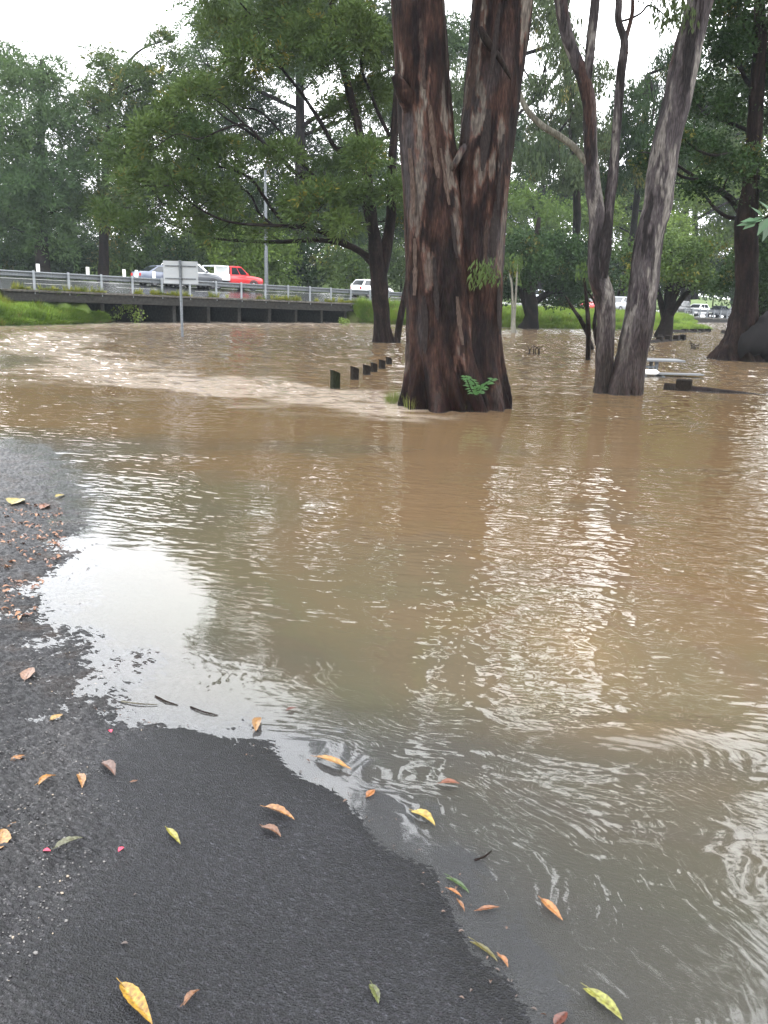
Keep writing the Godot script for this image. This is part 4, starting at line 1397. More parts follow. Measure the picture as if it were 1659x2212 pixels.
const SEDAN := [[-2.3, 0.42, 0.88, 0.74], [-2.2, 0.28, 0.98, 0.84], [-1.5, 0.22, 1.02, 0.9], [0.0, 0.2, 0.98, 0.91], [1.0, 0.21, 0.95, 0.9], [1.8, 0.24, 0.82, 0.86], [2.2, 0.3, 0.7, 0.76], [2.32, 0.4, 0.62, 0.66]]
const SEDAN_CAB := [-1.75, -0.85, 0.35, 1.15, 0.97, 1.43, 0.78, 0.6]
const HATCH := [[-1.95, 0.4, 0.92, 0.74], [-1.88, 0.28, 1.02, 0.82], [-1.2, 0.22, 1.04, 0.87], [0.0, 0.2, 1.0, 0.88], [0.9, 0.21, 0.97, 0.87], [1.6, 0.25, 0.84, 0.83], [1.95, 0.32, 0.7, 0.72], [2.05, 0.4, 0.62, 0.62]]
const HATCH_CAB := [-1.9, -1.45, 0.25, 1.05, 0.99, 1.5, 0.76, 0.6]
const WAGON := [[-2.25, 0.48, 1.0, 0.8], [-2.2, 0.36, 1.1, 0.88], [-1.2, 0.32, 1.14, 0.93], [0.0, 0.3, 1.12, 0.94], [1.1, 0.32, 1.1, 0.93], [1.9, 0.36, 1.0, 0.9], [2.25, 0.42, 0.88, 0.8], [2.33, 0.5, 0.78, 0.72]]
const WAGON_CAB := [-2.15, -1.85, 0.4, 1.2, 1.1, 1.72, 0.84, 0.68]
const PICKUP := [[-0.6, 0.42, 1.06, 0.86], [-0.4, 0.38, 1.1, 0.9], [0.6, 0.36, 1.12, 0.92], [1.3, 0.38, 1.1, 0.91], [2.1, 0.42, 1.02, 0.88], [2.5, 0.46, 0.94, 0.8], [2.6, 0.55, 0.86, 0.72]]
const PICKUP_CAB := [-0.55, -0.4, 0.55, 1.25, 1.09, 1.74, 0.84, 0.68]


func vehicles():
	var m := mat("headlamp_lit", lin(0.9, 0.9, 0.85), 0.2)
	m.emission_enabled = true
	m.emission = Color(1.0, 0.97, 0.9)
	m.emission_energy_multiplier = 1.2
	m = mat("amber_lit", lin(0.8, 0.35, 0.05), 0.2)
	m.emission_enabled = true
	m.emission = Color(1.0, 0.55, 0.12)
	m.emission_energy_multiplier = 1.0
	var away := atan2(0.7090, 0.7045)       # heading along the road to the right
	var back := away + PI
	var g1 := "cars crossing the left culvert bridge"
	car("silver_car", "silver blue sedan with red tail light left of the road sign", "car", "paint_silver_blue", road_at(13.5, 8.6), away, SEDAN, SEDAN_CAB, [-1.35, 1.4, 0.31, 0.88], g1)
	car("van", "charcoal wagon with a white roof mostly hidden behind the road sign", "car", "paint_charcoal", road_at(15.2, 8.0), away, WAGON, WAGON_CAB, [-1.3, 1.4, 0.36, 0.92], g1, false, "paint_white")
	var t := car("utility_truck", "red utility truck with a white tray and white canopy frame beside the lamp pole", "utility truck", "paint_red", road_at(19.0, 8.4), away, PICKUP, PICKUP_CAB, [-1.7, 1.55, 0.37, 0.9], g1)
	part("tray", box_mesh(Vector3(-1.75, 0.92, 0), Vector3(1.12, 0.24, 0.93), Basis.IDENTITY, 0.03), M.paint_white, t)
	part("chassis", box_mesh(Vector3(-1.7, 0.58, 0), Vector3(1.2, 0.1, 0.5)), M.trim, t)
	var st := new_st()
	box(st, Vector3(-0.72, 1.45, 0), Vector3(0.03, 0.3, 0.85))
	for z in [-0.8, 0.8]:
		box(st, Vector3(-1.3, 1.72, z), Vector3(0.6, 0.03, 0.03))
		box(st, Vector3(-1.9, 1.44, z), Vector3(0.03, 0.3, 0.03))
	box(st, Vector3(-1.3, 1.756, 0), Vector3(0.62, 0.012, 0.83))
	part("canopy_frame", done(st), M.paint_white, t)
	car("white_car", "white hatchback seen from behind between the bridge end and the spreading tree", "car", "paint_white", road_at(33.2, 7.4), away, HATCH, HATCH_CAB, [-1.2, 1.25, 0.31, 0.85], g1)
	car("red_car", "red car glimpsed in the gap between the spreading tree and the big gum", "car", "paint_red", road_at(35.2, 3.2), back, HATCH, HATCH_CAB, [-1.2, 1.25, 0.31, 0.85], g1)
	var g2 := "queue of cars on the far right bridge"
	car("red_car", "small red car seen between the two stems of the twin gum", "car", "paint_red", road_at(62.0, 2.6), back, HATCH, HATCH_CAB, [-1.2, 1.25, 0.31, 0.85], g2)
	car("silver_car", "silver car just behind the small red car between the gum stems", "car", "paint_silver", road_at(67.5, 2.8), back, WAGON, WAGON_CAB, [-1.3, 1.4, 0.36, 0.92], g2)
	car("black_car", "black four wheel drive with headlights on right of the vase shaped tree", "car", "paint_black", road_at(81.0, 2.8), back, WAGON, WAGON_CAB, [-1.3, 1.4, 0.36, 0.92], g2, true)
	car("white_car", "white hatchback with headlights on behind the far guard rail", "car", "paint_white", road_at(86.8, 2.8), back, HATCH, HATCH_CAB, [-1.2, 1.25, 0.31, 0.85], g2, true)
	car("black_car", "dark sedan with headlights on following the white hatchback at right", "car", "paint_charcoal", road_at(93.2, 2.8), back, SEDAN, SEDAN_CAB, [-1.35, 1.4, 0.31, 0.88], g2, true)
	t = car("black_car", "last black car of the queue with an amber lamp beside the dark tree", "car", "paint_black", road_at(98.6, 2.8), back, SEDAN, SEDAN_CAB, [-1.35, 1.4, 0.31, 0.88], g2, true)
	part("indicator", box_mesh(Vector3(2.2, 0.62, 0.62), Vector3(0.06, 0.06, 0.1)), M.amber_lit, t)
	var far := "pale cars parked far beyond the right bridge"
	for k in [["white van parked beyond the road behind the small red car", 68.0, 14.5, "paint_white"], ["white wagon parked beyond the road behind the vase shaped tree", 75.0, 15.0, "paint_white"]]:
		car("parked_car", k[0], "car", k[3], road_at(k[1], 11.0) + RN * (k[2] - 11.0), away, WAGON, WAGON_CAB, [-1.3, 1.4, 0.36, 0.92], far)


# ------------------------------------------------------------------ signs, poles, posts, table
func pole_mesh(a: Vector3, b: Vector3, r0: float, r1: float, sides := 14) -> ArrayMesh:
	var st := new_st()
	var t := (b - a).normalized()
	var x := t.cross(Vector3(0.2, 0.1, 1)).normalized()
	var y := t.cross(x)
	for i in sides:
		var p := x * cos(TAU * i / sides) + y * sin(TAU * i / sides)
		var q := x * cos(TAU * (i + 1) / sides) + y * sin(TAU * (i + 1) / sides)
		quad(st, a + p * r0, a + q * r0, b + q * r1, b + p * r1)
		st.set_smooth_group(0)
		tri(st, b, b + p * r1, b + q * r1)
	return done(st)


func furniture():
	# the road sign, seen from behind
	var base := on(394, 726)
	var d := -base.z
	var t := thing("road_sign", "blank grey back of a road sign on a single pole standing in the flood", "sign", base)
	var top := at(398, 563, d) - base
	part("pole", pole_mesh(Vector3(0, -0.8, 0), Vector3(0, top.y + 0.02, 0), 0.055, 0.055), M.galvanised, t)
	var turn := Basis(Vector3.UP, 0.12)
	part("panel", box_mesh(Vector3(0, top.y - 0.47, -0.075), Vector3(0.70, 0.45, 0.012), turn, 0.004), M.sign_back, t)
	for y in [0.22, 0.72]:
		part("bracket", box_mesh(Vector3(0, top.y - y, -0.05), Vector3(0.62, 0.025, 0.022), turn), M.galvanised, t)
		part("clamp", box_mesh(Vector3(0, top.y - y, 0.0), Vector3(0.075, 0.03, 0.065)), M.galvanised, t)
	# lamp pole on the far verge
	base = road_at(25.0, 11.8)
	t = thing("lamp_pole", "tall grey lamp pole standing behind the red utility truck", "lamp post", base)
	part("pole", pole_mesh(Vector3(0, -0.3, 0), Vector3(0, 9.5, 0), 0.17, 0.1), M.galvanised, t)
	part("flange", box_mesh(Vector3(0, 0.03, 0), Vector3(0.22, 0.03, 0.22)), M.galvanised, t)
	part("arm", pole_mesh(Vector3(0, 9.4, 0), -RN * 2.0 + Vector3(0, 9.9, 0), 0.05, 0.04), M.galvanised, t)
	part("lamp_head", box_mesh(-RN * 2.3 + Vector3(0, 9.9, 0), Vector3(0.14, 0.07, 0.36), Basis(RT, Vector3.UP, -RN), 0.03), M.aluminium, t)
	# white delineators on the left guard rail
	var del := new_st()
	box(del, Vector3(0, 0.22, 0), Vector3(0.1, 0.24, 0.008), Basis(RT, Vector3.UP, -RN), 0.003)
	var dm := done(del)
	var where := ["at the far left of the rail", "left of the silver sedan by the pale trunks", "just left of the silver sedan's boot", "in front of the silver sedan's rear wheel", "in front of the silver sedan's door", "near the right end of the culvert bridge rail"]
	var ss := [0.6, 3.45, 5.7, 6.5, 7.65, 23.95]
	for k in 6:
		t = thing("delineator", "white reflector blade " + where[k], "reflector", road_at(ss[k], 0.0, 0.96), "white blades on the guard rail")
		part("blade", dm, M.white_plastic, t)
		part("stem", box_mesh(Vector3(0, -0.1, 0), Vector3(0.02, 0.12, 0.01), Basis(RT, Vector3.UP, -RN)), M.galvanised, t)
	# slanted bollards running off towards the big gum
	var bl := [[724, 836, 36, 22, "nearest slant topped bollard standing in the flood left of the big gum"], [766, 818, 26, 19, "second slant topped bollard in the flood left of the big gum"], [792, 806, 18, 17, "third low bollard of the row left of the big gum"], [808, 800, 16, 15, "fourth low bollard nearly drowned left of the big gum"], [825, 793, 16, 15, "fifth low bollard touching its neighbours left of the big gum"], [840, 786, 14, 13, "last low bollard closest to the big gum"]]
	for b in bl:
		base = on(b[0], b[1])
		d = -base.z
		var h: float = b[2] * d / F
		var w: float = b[3] * d / F / 2.7
		t = thing("bollard", b[4], "bollard", base, "timber bollards in the flood")
		var st := new_st()
		st.set_smooth_group(-1)
		var q := []
		for c in [[-w, -w], [w, -w], [w, w], [-w, w]]:
			q.append(Vector3(c[0], -0.6, c[1]))
			q.append(Vector3(c[0] * 0.98, h * (1.0 if c[0] < 0 else 0.8), c[1] * 0.98))
		for i in 4:
			var j := (i + 1) % 4
			quad(st, q[i * 2], q[i * 2 + 1], q[j * 2 + 1], q[j * 2])
		var post := part("post", done(st), M.wet_timber if b[2] != 36 else M.mossy_timber, t)
		post.rotation.y = 0.5
		st = new_st()
		st.set_smooth_group(-1)
		quad(st, q[1] + Vector3(-0.01, 0.006, -0.01), q[3] + Vector3(0.01, 0.006, -0.01), q[5] + Vector3(0.01, 0.006, 0.01), q[7] + Vector3(-0.01, 0.006, 0.01))
		quad(st, q[1] + Vector3(-0.01, -0.02, -0.01), q[3] + Vector3(0.01, -0.02, -0.01), q[3] + Vector3(0.01, 0.006, -0.01), q[1] + Vector3(-0.01, 0.006, -0.01))
		var cap := part("cap", done(st), M.wet_timber, t)
		cap.rotation.y = 0.5
	# drowned log barriers
	log_barrier(on(1434, 838), on(1662, 852), 0.14, [1466], 0.17, "charred looking log rail with a square block on it right of the twin gum")
	log_barrier(on(1386, 740), on(1474, 733), 0.16, [1400, 1418, 1436, 1452, 1462], 0.2, "low log rail with knobbly post tops behind the picnic table")
	log_barrier(on(1440, 717), on(1528, 716), 0.2, [1452, 1470, 1488, 1504, 1518], 0.16, "far log rail just in front of the right grass bank")
	log_barrier(on(1560, 718), on(1600, 720), 0.2, [1566, 1580], 0.16, "short dark log piece left of the dark tree trunk")
	for b in [[1425, 733, "stub post standing alone near the vase shaped tree"], [1392, 728, "low stub post left of the vase shaped tree"]]:
		base = on(b[0], b[1] + 2)
		single("stub_post", pole_mesh(Vector3(0, -0.4, 0), Vector3(0.02, 0.3, 0), 0.13, 0.12, 9), M.wet_timber, b[2], "post", base, "stub posts in the flood")
	picnic_table()
	# twigs sticking out of the flood
	for b in [[1150, 763, "thin twigs poking out of the flood right of the big gum"], [1498, 752, "small dark snag in the flood behind the picnic table"], [1395, 757, "tiny dark snag in the flood beside the leaning stem"]]:
		org = on(b[0], b[1])
		var acc := new_acc()
		d = -org.z
		var r := RandomNumberGenerator.new()
		r.seed = int(b[0])
		for k in 6:
			var x := r.randf_range(-14, 14)
			limb(acc, [on(b[0] + x, b[1]) - Vector3(0, 0.2, 0), on(b[0] + x, b[1]) + Vector3(r.randfn() * 0.05, 0.1, 0), on(b[0] + x, b[1]) + Vector3(r.randfn() * 0.15, r.randf_range(0.12, 0.34), 0)], [0.02, 0.018, 0.006], 6, 0.1, 4)
		single("twigs", limb_mesh(acc), M.bark, b[2], "twigs", org, "snags in the flood")


func log_barrier(a: Vector3, b: Vector3, r: float, blocks: Array, up: float, label: String):
	org = a
	var t := thing("log_rail", label, "log rail", a, "drowned log rails")
	var acc := new_acc()
	limb(acc, [a + Vector3(0, -0.02, 0), a.lerp(b, 0.5) + Vector3(0, -0.06, 0), b + Vector3(0, -0.12, 0)], [r, r * 0.85, r * 0.8], 16, 0.12, 4)
	part("log", limb_mesh(acc), M.bark, t)
	var dirn := (b - a).normalized()
	var bs := Basis(dirn, Vector3.UP, dirn.cross(Vector3.UP))
	for u in blocks:
		var ta: float = (u - (829.5 + a.x / -a.z * F)) / ((b.x / -b.z - a.x / -a.z) * F)
		part("block", box_mesh(a.lerp(b, clampf(ta, 0, 1)) - a + Vector3(0, up * 0.5, 0), Vector3(r * 1.15, up * 0.75, r * 0.9), bs, 0.02), M.wet_timber, t)


func picnic_table():
	var base := on(1412, 811)
	var d := -base.z
	var k := d / F
	var t := thing("picnic_table", "grey metal picnic table and bench half drowned beside the leaning gum stem", "picnic table", base)
	var ty := at(1430, 778, d + 0.3).y
	# planks of the top run along x
	for i in 4:
		part("table_plank", box_mesh(Vector3(0.05, ty - 0.02, -0.95 + i * 0.2), Vector3(0.82, 0.022, 0.092), Basis.IDENTITY, 0.006), M.weathered_plank, t)
	for i in 2:
		part("bench_plank", box_mesh(Vector3(0.28, 0.05, -0.1 + i * 0.17), Vector3(0.95, 0.02, 0.08), Basis.IDENTITY, 0.006), M.weathered_plank, t)
	for x in [-0.28, 0.18]:
		part("leg", box_mesh(Vector3(x, ty / 2.0 - 0.3, -0.42), Vector3(0.04, ty / 2.0 + 0.27, 0.03)), M.galvanised, t)
		part("leg", box_mesh(Vector3(x, ty / 2.0 - 0.3, -0.9), Vector3(0.04, ty / 2.0 + 0.27, 0.03)), M.galvanised, t)
		part("cross_bar", box_mesh(Vector3(x, -0.02, -0.35), Vector3(0.03, 0.03, 0.6)), M.galvanised, t)
	part("stretcher", box_mesh(Vector3(-0.05, ty * 0.48, -0.42), Vector3(0.23, 0.025, 0.02)), M.galvanised, t)
	org = Vector3.ZERO
	var st := new_st()
	var prof := [[-0.19, 0.0], [-0.185, 0.05], [-0.15, 0.068], [0.12, 0.068], [0.15, 0.05], [0.17, 0.03], [0.19, 0.03], [0.19, 0.0]]
	for i in 14:
		var a := TAU * i / 14
		var b := TAU * (i + 1) / 14
		for j in prof.size() - 1:
			quad(st, Vector3(prof[j][0], cos(a) * prof[j][1], sin(a) * prof[j][1]), Vector3(prof[j + 1][0], cos(a) * prof[j + 1][1], sin(a) * prof[j + 1][1]), Vector3(prof[j + 1][0], cos(b) * prof[j + 1][1], sin(b) * prof[j + 1][1]), Vector3(prof[j][0], cos(b) * prof[j][1], sin(b) * prof[j][1]))
	single("plastic_bottle", done(st), M.white_plastic, "white plastic container lodged on the drowned bench", "container", base + Vector3(-0.12, 0.09, 0.16))


# ------------------------------------------------------------------ grass, weeds, sprigs
func tuft(sd: int, blades: int, h: float, lean: float, w: float) -> ArrayMesh:
	var r := RandomNumberGenerator.new()
	r.seed = sd
	var V := PackedVector3Array()
	for k in blades:
		var a := r.randf() * TAU
		var o := Vector3(cos(a), 0, sin(a)) * r.randf() * 0.12
		var out := Vector3(cos(a), 0, sin(a)) * lean * r.randf_range(0.3, 1.0)
		var hh := h * r.randf_range(0.6, 1.1)
		var side := Vector3(-sin(a), 0, cos(a)) * w
		var m := o + out * 0.35 + Vector3(0, hh * 0.6, 0)
		var tip := o + out + Vector3(0, hh, 0)
		V.append_array(PackedVector3Array([o - side, o + side, m + side * 0.7, o - side, m + side * 0.7, m - side * 0.7, m - side * 0.7, m + side * 0.7, tip]))
	var arr := []
	arr.resize(Mesh.ARRAY_MAX)
	arr[Mesh.ARRAY_VERTEX] = V
	var m2 := ArrayMesh.new()
	m2.add_surface_from_arrays(Mesh.PRIMITIVE_TRIANGLES, arr)
	return m2


func undergrowth():
	var tall := tuft(5, 16, 0.75, 0.35, 0.018)
	var r := RandomNumberGenerator.new()
	r.seed = 17
	var W := []
	var T := []
	for patch in [[-26.0, 7.0, 7500], [23.9, 60.0, 16000], [60.0, 78.0, 3500]]:
		for k in patch[2]:
			var s := r.randf_range(patch[0], patch[1])
			var wid := bank(s)
			if wid < 0.15:
				continue
			var w := -r.randf_range(0.25, 1.03) * wid if patch[0] > 20.0 else -r.randf_range(0.05, 1.05) * wid
			if patch[0] > 20.0 and r.randf() < 0.35:
				w = -r.randf() * wid
			var p := A0 + RT * s + RN * w
			var y := land(p.x, -p.z)
			if y < -0.12:
				continue
			p.y = y - 0.04
			var n := nf.get_noise_2d(p.x * 0.5, p.z * 0.5)
			var g := r.randf_range(0.55, 1.0) + 0.45 * n
			if patch[0] < 0.0 and s < -1.5:
				g += 0.5 * smoothstep(-1.6, -0.2, w)
			if patch[0] < 0.0 and s > -2.0:
				g *= lerpf(0.85, 0.4, smoothstep(-2.0, 4.5, s))
			if w < -0.85 * wid:
				g *= 0.45
			W.append(Transform3D(Basis(Vector3.UP, r.randf() * TAU).scaled(Vector3(1.2, maxf(g, 0.2), 1.2)), p))
			var c := mixc(Color(0.075, 0.13, 0.018), Color(0.18, 0.26, 0.04), 0.5 + n + r.randf_range(-0.25, 0.25))
			if patch[0] < 0.0 and s < -1.5 and w > -1.7:
				c = mixc(c, Color(0.2, 0.2, 0.03), 0.6)
			if r.randf() < 0.04:
				c = Color(0.2, 0.16, 0.06)
			T.append(c)
	scatter("bank_grass", tall, M.leaf, W, T, self)
	# weeds along the edge of the left bridge
	W = []
	T = []
	for k in 1100:
		var s := r.randf_range(-1.0, 24.0)
		if nz.get_noise_2d(s * 0.7, 3.0) + 0.3 * r.randf() < 0.0:
			continue
		var p := road_at(s, -0.38 + r.randf() * 0.12, 0.0)
		var h := 0.18 + 0.5 * pow(r.randf(), 4.0)
		W.append(Transform3D(Basis(Vector3.UP, r.randf() * TAU).scaled(Vector3(0.6, h, 0.6)), p))
		T.append(mixc(Color(0.08, 0.11, 0.02), Color(0.22, 0.22, 0.03), r.randf()))
	scatter("bridge_weeds", tall, M.leaf, W, T, self)
	# single clumps
	var lush := [Color(0.09, 0.14, 0.03), Color(0.17, 0.22, 0.05)]
	var b := on(277, 692)
	far_tree("bush", "yellow green bush at the water's edge in front of the left culvert", Vector3(b.x, 0.0, b.z + 2.5), at(276, 655, -b.z - 2.5), 0.05, [lobe(262, 676, 51.5, 14, 12), lobe(280, 668, 51.5, 16, 16), lobe(276, 655, 51.5, 9, 10), lobe(293, 684, 51.5, 12, 8)], 2, 1.2, 0.85, lush, 81, 2, "")
	far_tree("bush", "small green weed in the flood by the last culvert opening", on(738, 700), on(738, 700) + Vector3(0, 0.5, 0), 0.03, [lobe(735, 694, 57.0, 12, 6), lobe(745, 697, 57.0, 10, 5)], 2, 1.0, 0.7, lush, 82, 2, "")
	# grass and leafy shoots at the foot of the big gum
	W = []
	T = []
	var short := tuft(8, 14, 0.3, 0.16, 0.005)
	for k in 90:
		var u := r.randf_range(832, 1085)
		if u > 930 and r.randf() < 0.6:
			continue
		var p := on(u, lerpf(862, 884, r.randf() * smoothstep(820, 900, u) + 0.15 * r.randf()))
		W.append(Transform3D(Basis(Vector3.UP, r.randf() * TAU).scaled(Vector3.ONE * r.randf_range(0.35, 0.95) * (1.0 if u < 900 else 0.65)), p - Vector3(0, 0.03, 0)))
		T.append(mixc(Color(0.06, 0.10, 0.02), Color(0.16, 0.17, 0.05), r.randf()))
	scatter("waterline_grass", short, M.leaf, W, T, self)
	var d := 13.25
	org = on(1032, 880)
	var t := thing("leafy_shoots", "bright green fern like shoots growing against the foot of the big gum", "plant", org)
	var acc := new_acc()
	var V := PackedVector3Array()
	for f in [[[1034, 868], [1032, 846], [1024, 826], [1004, 812]], [[1034, 868], [1038, 848], [1050, 830], [1066, 818]], [[1034, 868], [1036, 845], [1038, 832], [1030, 838]], [[1034, 868], [1022, 850], [1012, 828], [1008, 818]]]:
		var pts := []
		for q in f:
			pts.append(at(q[0], q[1], d))
		limb(acc, pts, [0.008, 0.007, 0.006, 0.003], 5, 0.03, 2)
		var sm: Array = smooth(pts, [1, 1, 1, 1], 0.035)[0]
		for j in range(sm.size() / 3, sm.size()):
			for s in [-1.0, 1.0]:
				var dirn := Vector3(s * 0.8 + r.randf_range(-0.3, 0.3), r.randf_range(-0.5, 0.15), r.randf_range(-0.2, 0.7)).normalized()
				leaf_blade(V, sm[j] - org, dirn, dirn.cross(Vector3(0.1, 0.3, 1)).normalized(), r.randf_range(0.06, 0.11), 0.015)
	part("stem", limb_mesh(acc), M.bark, t)
	var arr := []
	arr.resize(Mesh.ARRAY_MAX)
	arr[Mesh.ARRAY_VERTEX] = V
	var fm := ArrayMesh.new()
	fm.add_surface_from_arrays(Mesh.PRIMITIVE_TRIANGLES, arr)
	var fresh := mat("fresh_leaf", lin(0.03, 0.085, 0.02), 0.7, 0.0, 0.15)
	fresh.backlight_enabled = true
	fresh.backlight = Color(0.5, 0.5, 0.5)
	part("leaves", fm, fresh, t).set_meta("kind", "stuff")
	# a sapling just outside the frame whose twig reaches in at the right
	d = 5.2
	org = Vector3(3.3, 0.0, -5.3)
	t = tree("leafy_sapling", "leafy twig of a sapling reaching in from the right edge", org, "")
	acc = new_acc()
	limb(acc, [org - Vector3(0, 0.4, 0), org + Vector3(0.02, 1.0, 0), org + Vector3(-0.1, 2.2, 0.1), org + Vector3(0, 3.4, 0)], [0.03, 0.026, 0.02, 0.008], 8, 0.2, 2)
	limb(acc, [org + Vector3(-0.1, 2.15, 0.1), at(1700, 470, d), at(1655, 470, d), at(1615, 488, d)], [0.012, 0.009, 0.006, 0.003], 6, 0.08, 2)
	part("trunk", limb_mesh(acc), M.bark, t)
	V = PackedVector3Array()
	for q in [[1655, 470, -1.0, -0.35, 0.12], [1640, 474, -1.0, -0.15, 0.11], [1635, 478, -1.0, -0.6, 0.1], [1660, 468, -0.5, -0.9, 0.13], [1670, 462, -0.6, 0.5, 0.12], [1650, 470, -0.7, 0.55, 0.1], [1665, 475, -0.2, -1.0, 0.13], [1690, 466, 0.1, -1.0, 0.12], [1700, 462, 0.4, 0.6, 0.12], [1625, 482, -1.0, -0.2, 0.09]]:
		var dirn := Vector3(q[2], q[3], r.randf_range(-0.2, 0.3)).normalized()
		var o := at(q[0], q[1], d) - org
		leaf_blade(V, o, dirn, dirn.cross(Vector3(0.2, 0.9, 0.5)).normalized(), q[4], 0.026)
	for k in 60:
		var o := Vector3(r.randf_range(-0.3, 0.5), r.randf_range(2.3, 3.5), r.randf_range(-0.4, 0.4))
		var dirn := Vector3(r.randfn(), -0.4, r.randfn()).normalized()
		leaf_blade(V, o, dirn, dirn.cross(Vector3(0.2, 0.9, 0.5)).normalized(), 0.11, 0.026)
	arr[Mesh.ARRAY_VERTEX] = V
	fm = ArrayMesh.new()
	fm.add_surface_from_arrays(Mesh.PRIMITIVE_TRIANGLES, arr)
	var cool := mat("cool_leaf", lin(0.045, 0.09, 0.045), 0.6, 0.0, 0.2)
	cool.backlight_enabled = true
	cool.backlight = Color(0.4, 0.4, 0.4)
	part("leaves", fm, cool, t).set_meta("kind", "stuff")


# ------------------------------------------------------------------ fallen leaves, stones, sticks
# a fallen leaf: length 1 along x, bent and curled, with its midrib and stalk
func leaf_shape(slim: float, curl: float, bend: float, sd: int) -> ArrayMesh:
	var st := new_st()
	var r := RandomNumberGenerator.new()
	r.seed = sd
	var n := 14
	var rows := []
	for i in n + 1:
		var t := float(i) / n
		var w := slim * pow(sin(PI * pow(t, 0.8)), 0.9) * (1.0 + 0.06 * r.randfn())
		var x := t - 0.5
		var y := curl * 4.0 * t * (1.0 - t) * 0.12 + 0.02 * r.randf()
		var z := bend * (t - 0.5) * (t - 0.5) * 0.9
		var row := []
		for k in [-1.0, -0.5, 0.0, 0.5, 1.0]:
			row.append(Vector3(x, y + 0.35 * absf(k) * w * (1.0 + curl), z + k * w))
		rows.append(row)
	for i in n:
		for k in 4:
			quad(st, rows[i][k], rows[i + 1][k], rows[i + 1][k + 1], rows[i][k + 1])
	return done(st)


func fallen(label: String, shape: int, u0: float, v0: float, u1: float, v1: float, c: Color, wide := 1.0, lift := 0.006):
	var a := on(u0, v0)
	var b := on(u1, v1)
	for p in [0, 1]:
		var q: Vector3 = a if p == 0 else b
		var y := maxf(bed(q.x, -q.z, into_water(q.x, -q.z)), 0.0) + lift
		if p == 0:
			a = on(u0, v0, y)
		else:
			b = on(u1, v1, y)
	var l := a.distance_to(b)
	var x := (b - a).normalized()
	var up := Vector3(0.1 * sin(u0), 1.0, 0.1 * cos(v0))
	var z := x.cross(up).normalized()
	var t := thing("fallen_leaf", label, "leaf", (a + b) / 2.0, "leaves lying on the wet asphalt")
	t.basis = Basis(x, z.cross(x), z)
	var key := "leaf_%d" % shape
	if not M.has(key):
		M[key] = leaf_shape([0.075, 0.115, 0.15, 0.24][shape % 4], 0.1 + 0.3 * (shape % 3), 0.35 - 0.35 * (shape % 2), 90 + shape)
	var m := mat("leaf_tone", lin(c.r, c.g, c.b), 0.33)
	m.backlight_enabled = true
	m.backlight = Color(0.3, 0.3, 0.3)
	rough_texture(m, M.spot, Vector3(14, 14, 14), 0.05, M.spot_tint)
	var o := part("blade", M[key], m, t)
	o.scale = Vector3(l, l, l * wide)
	var st := part("stalk", pole_mesh(Vector3(-l * 0.62, 0.002, 0.0), Vector3(-l * 0.47, 0.004, 0), 0.0009, 0.0012, 5), m, t)
	var rib := part("midrib", pole_mesh(Vector3(-l * 0.48, 0.003 + 0.02 * l, 0), Vector3(l * 0.42, 0.003 + 0.03 * l, 0), 0.001, 0.0005, 5), m, t)


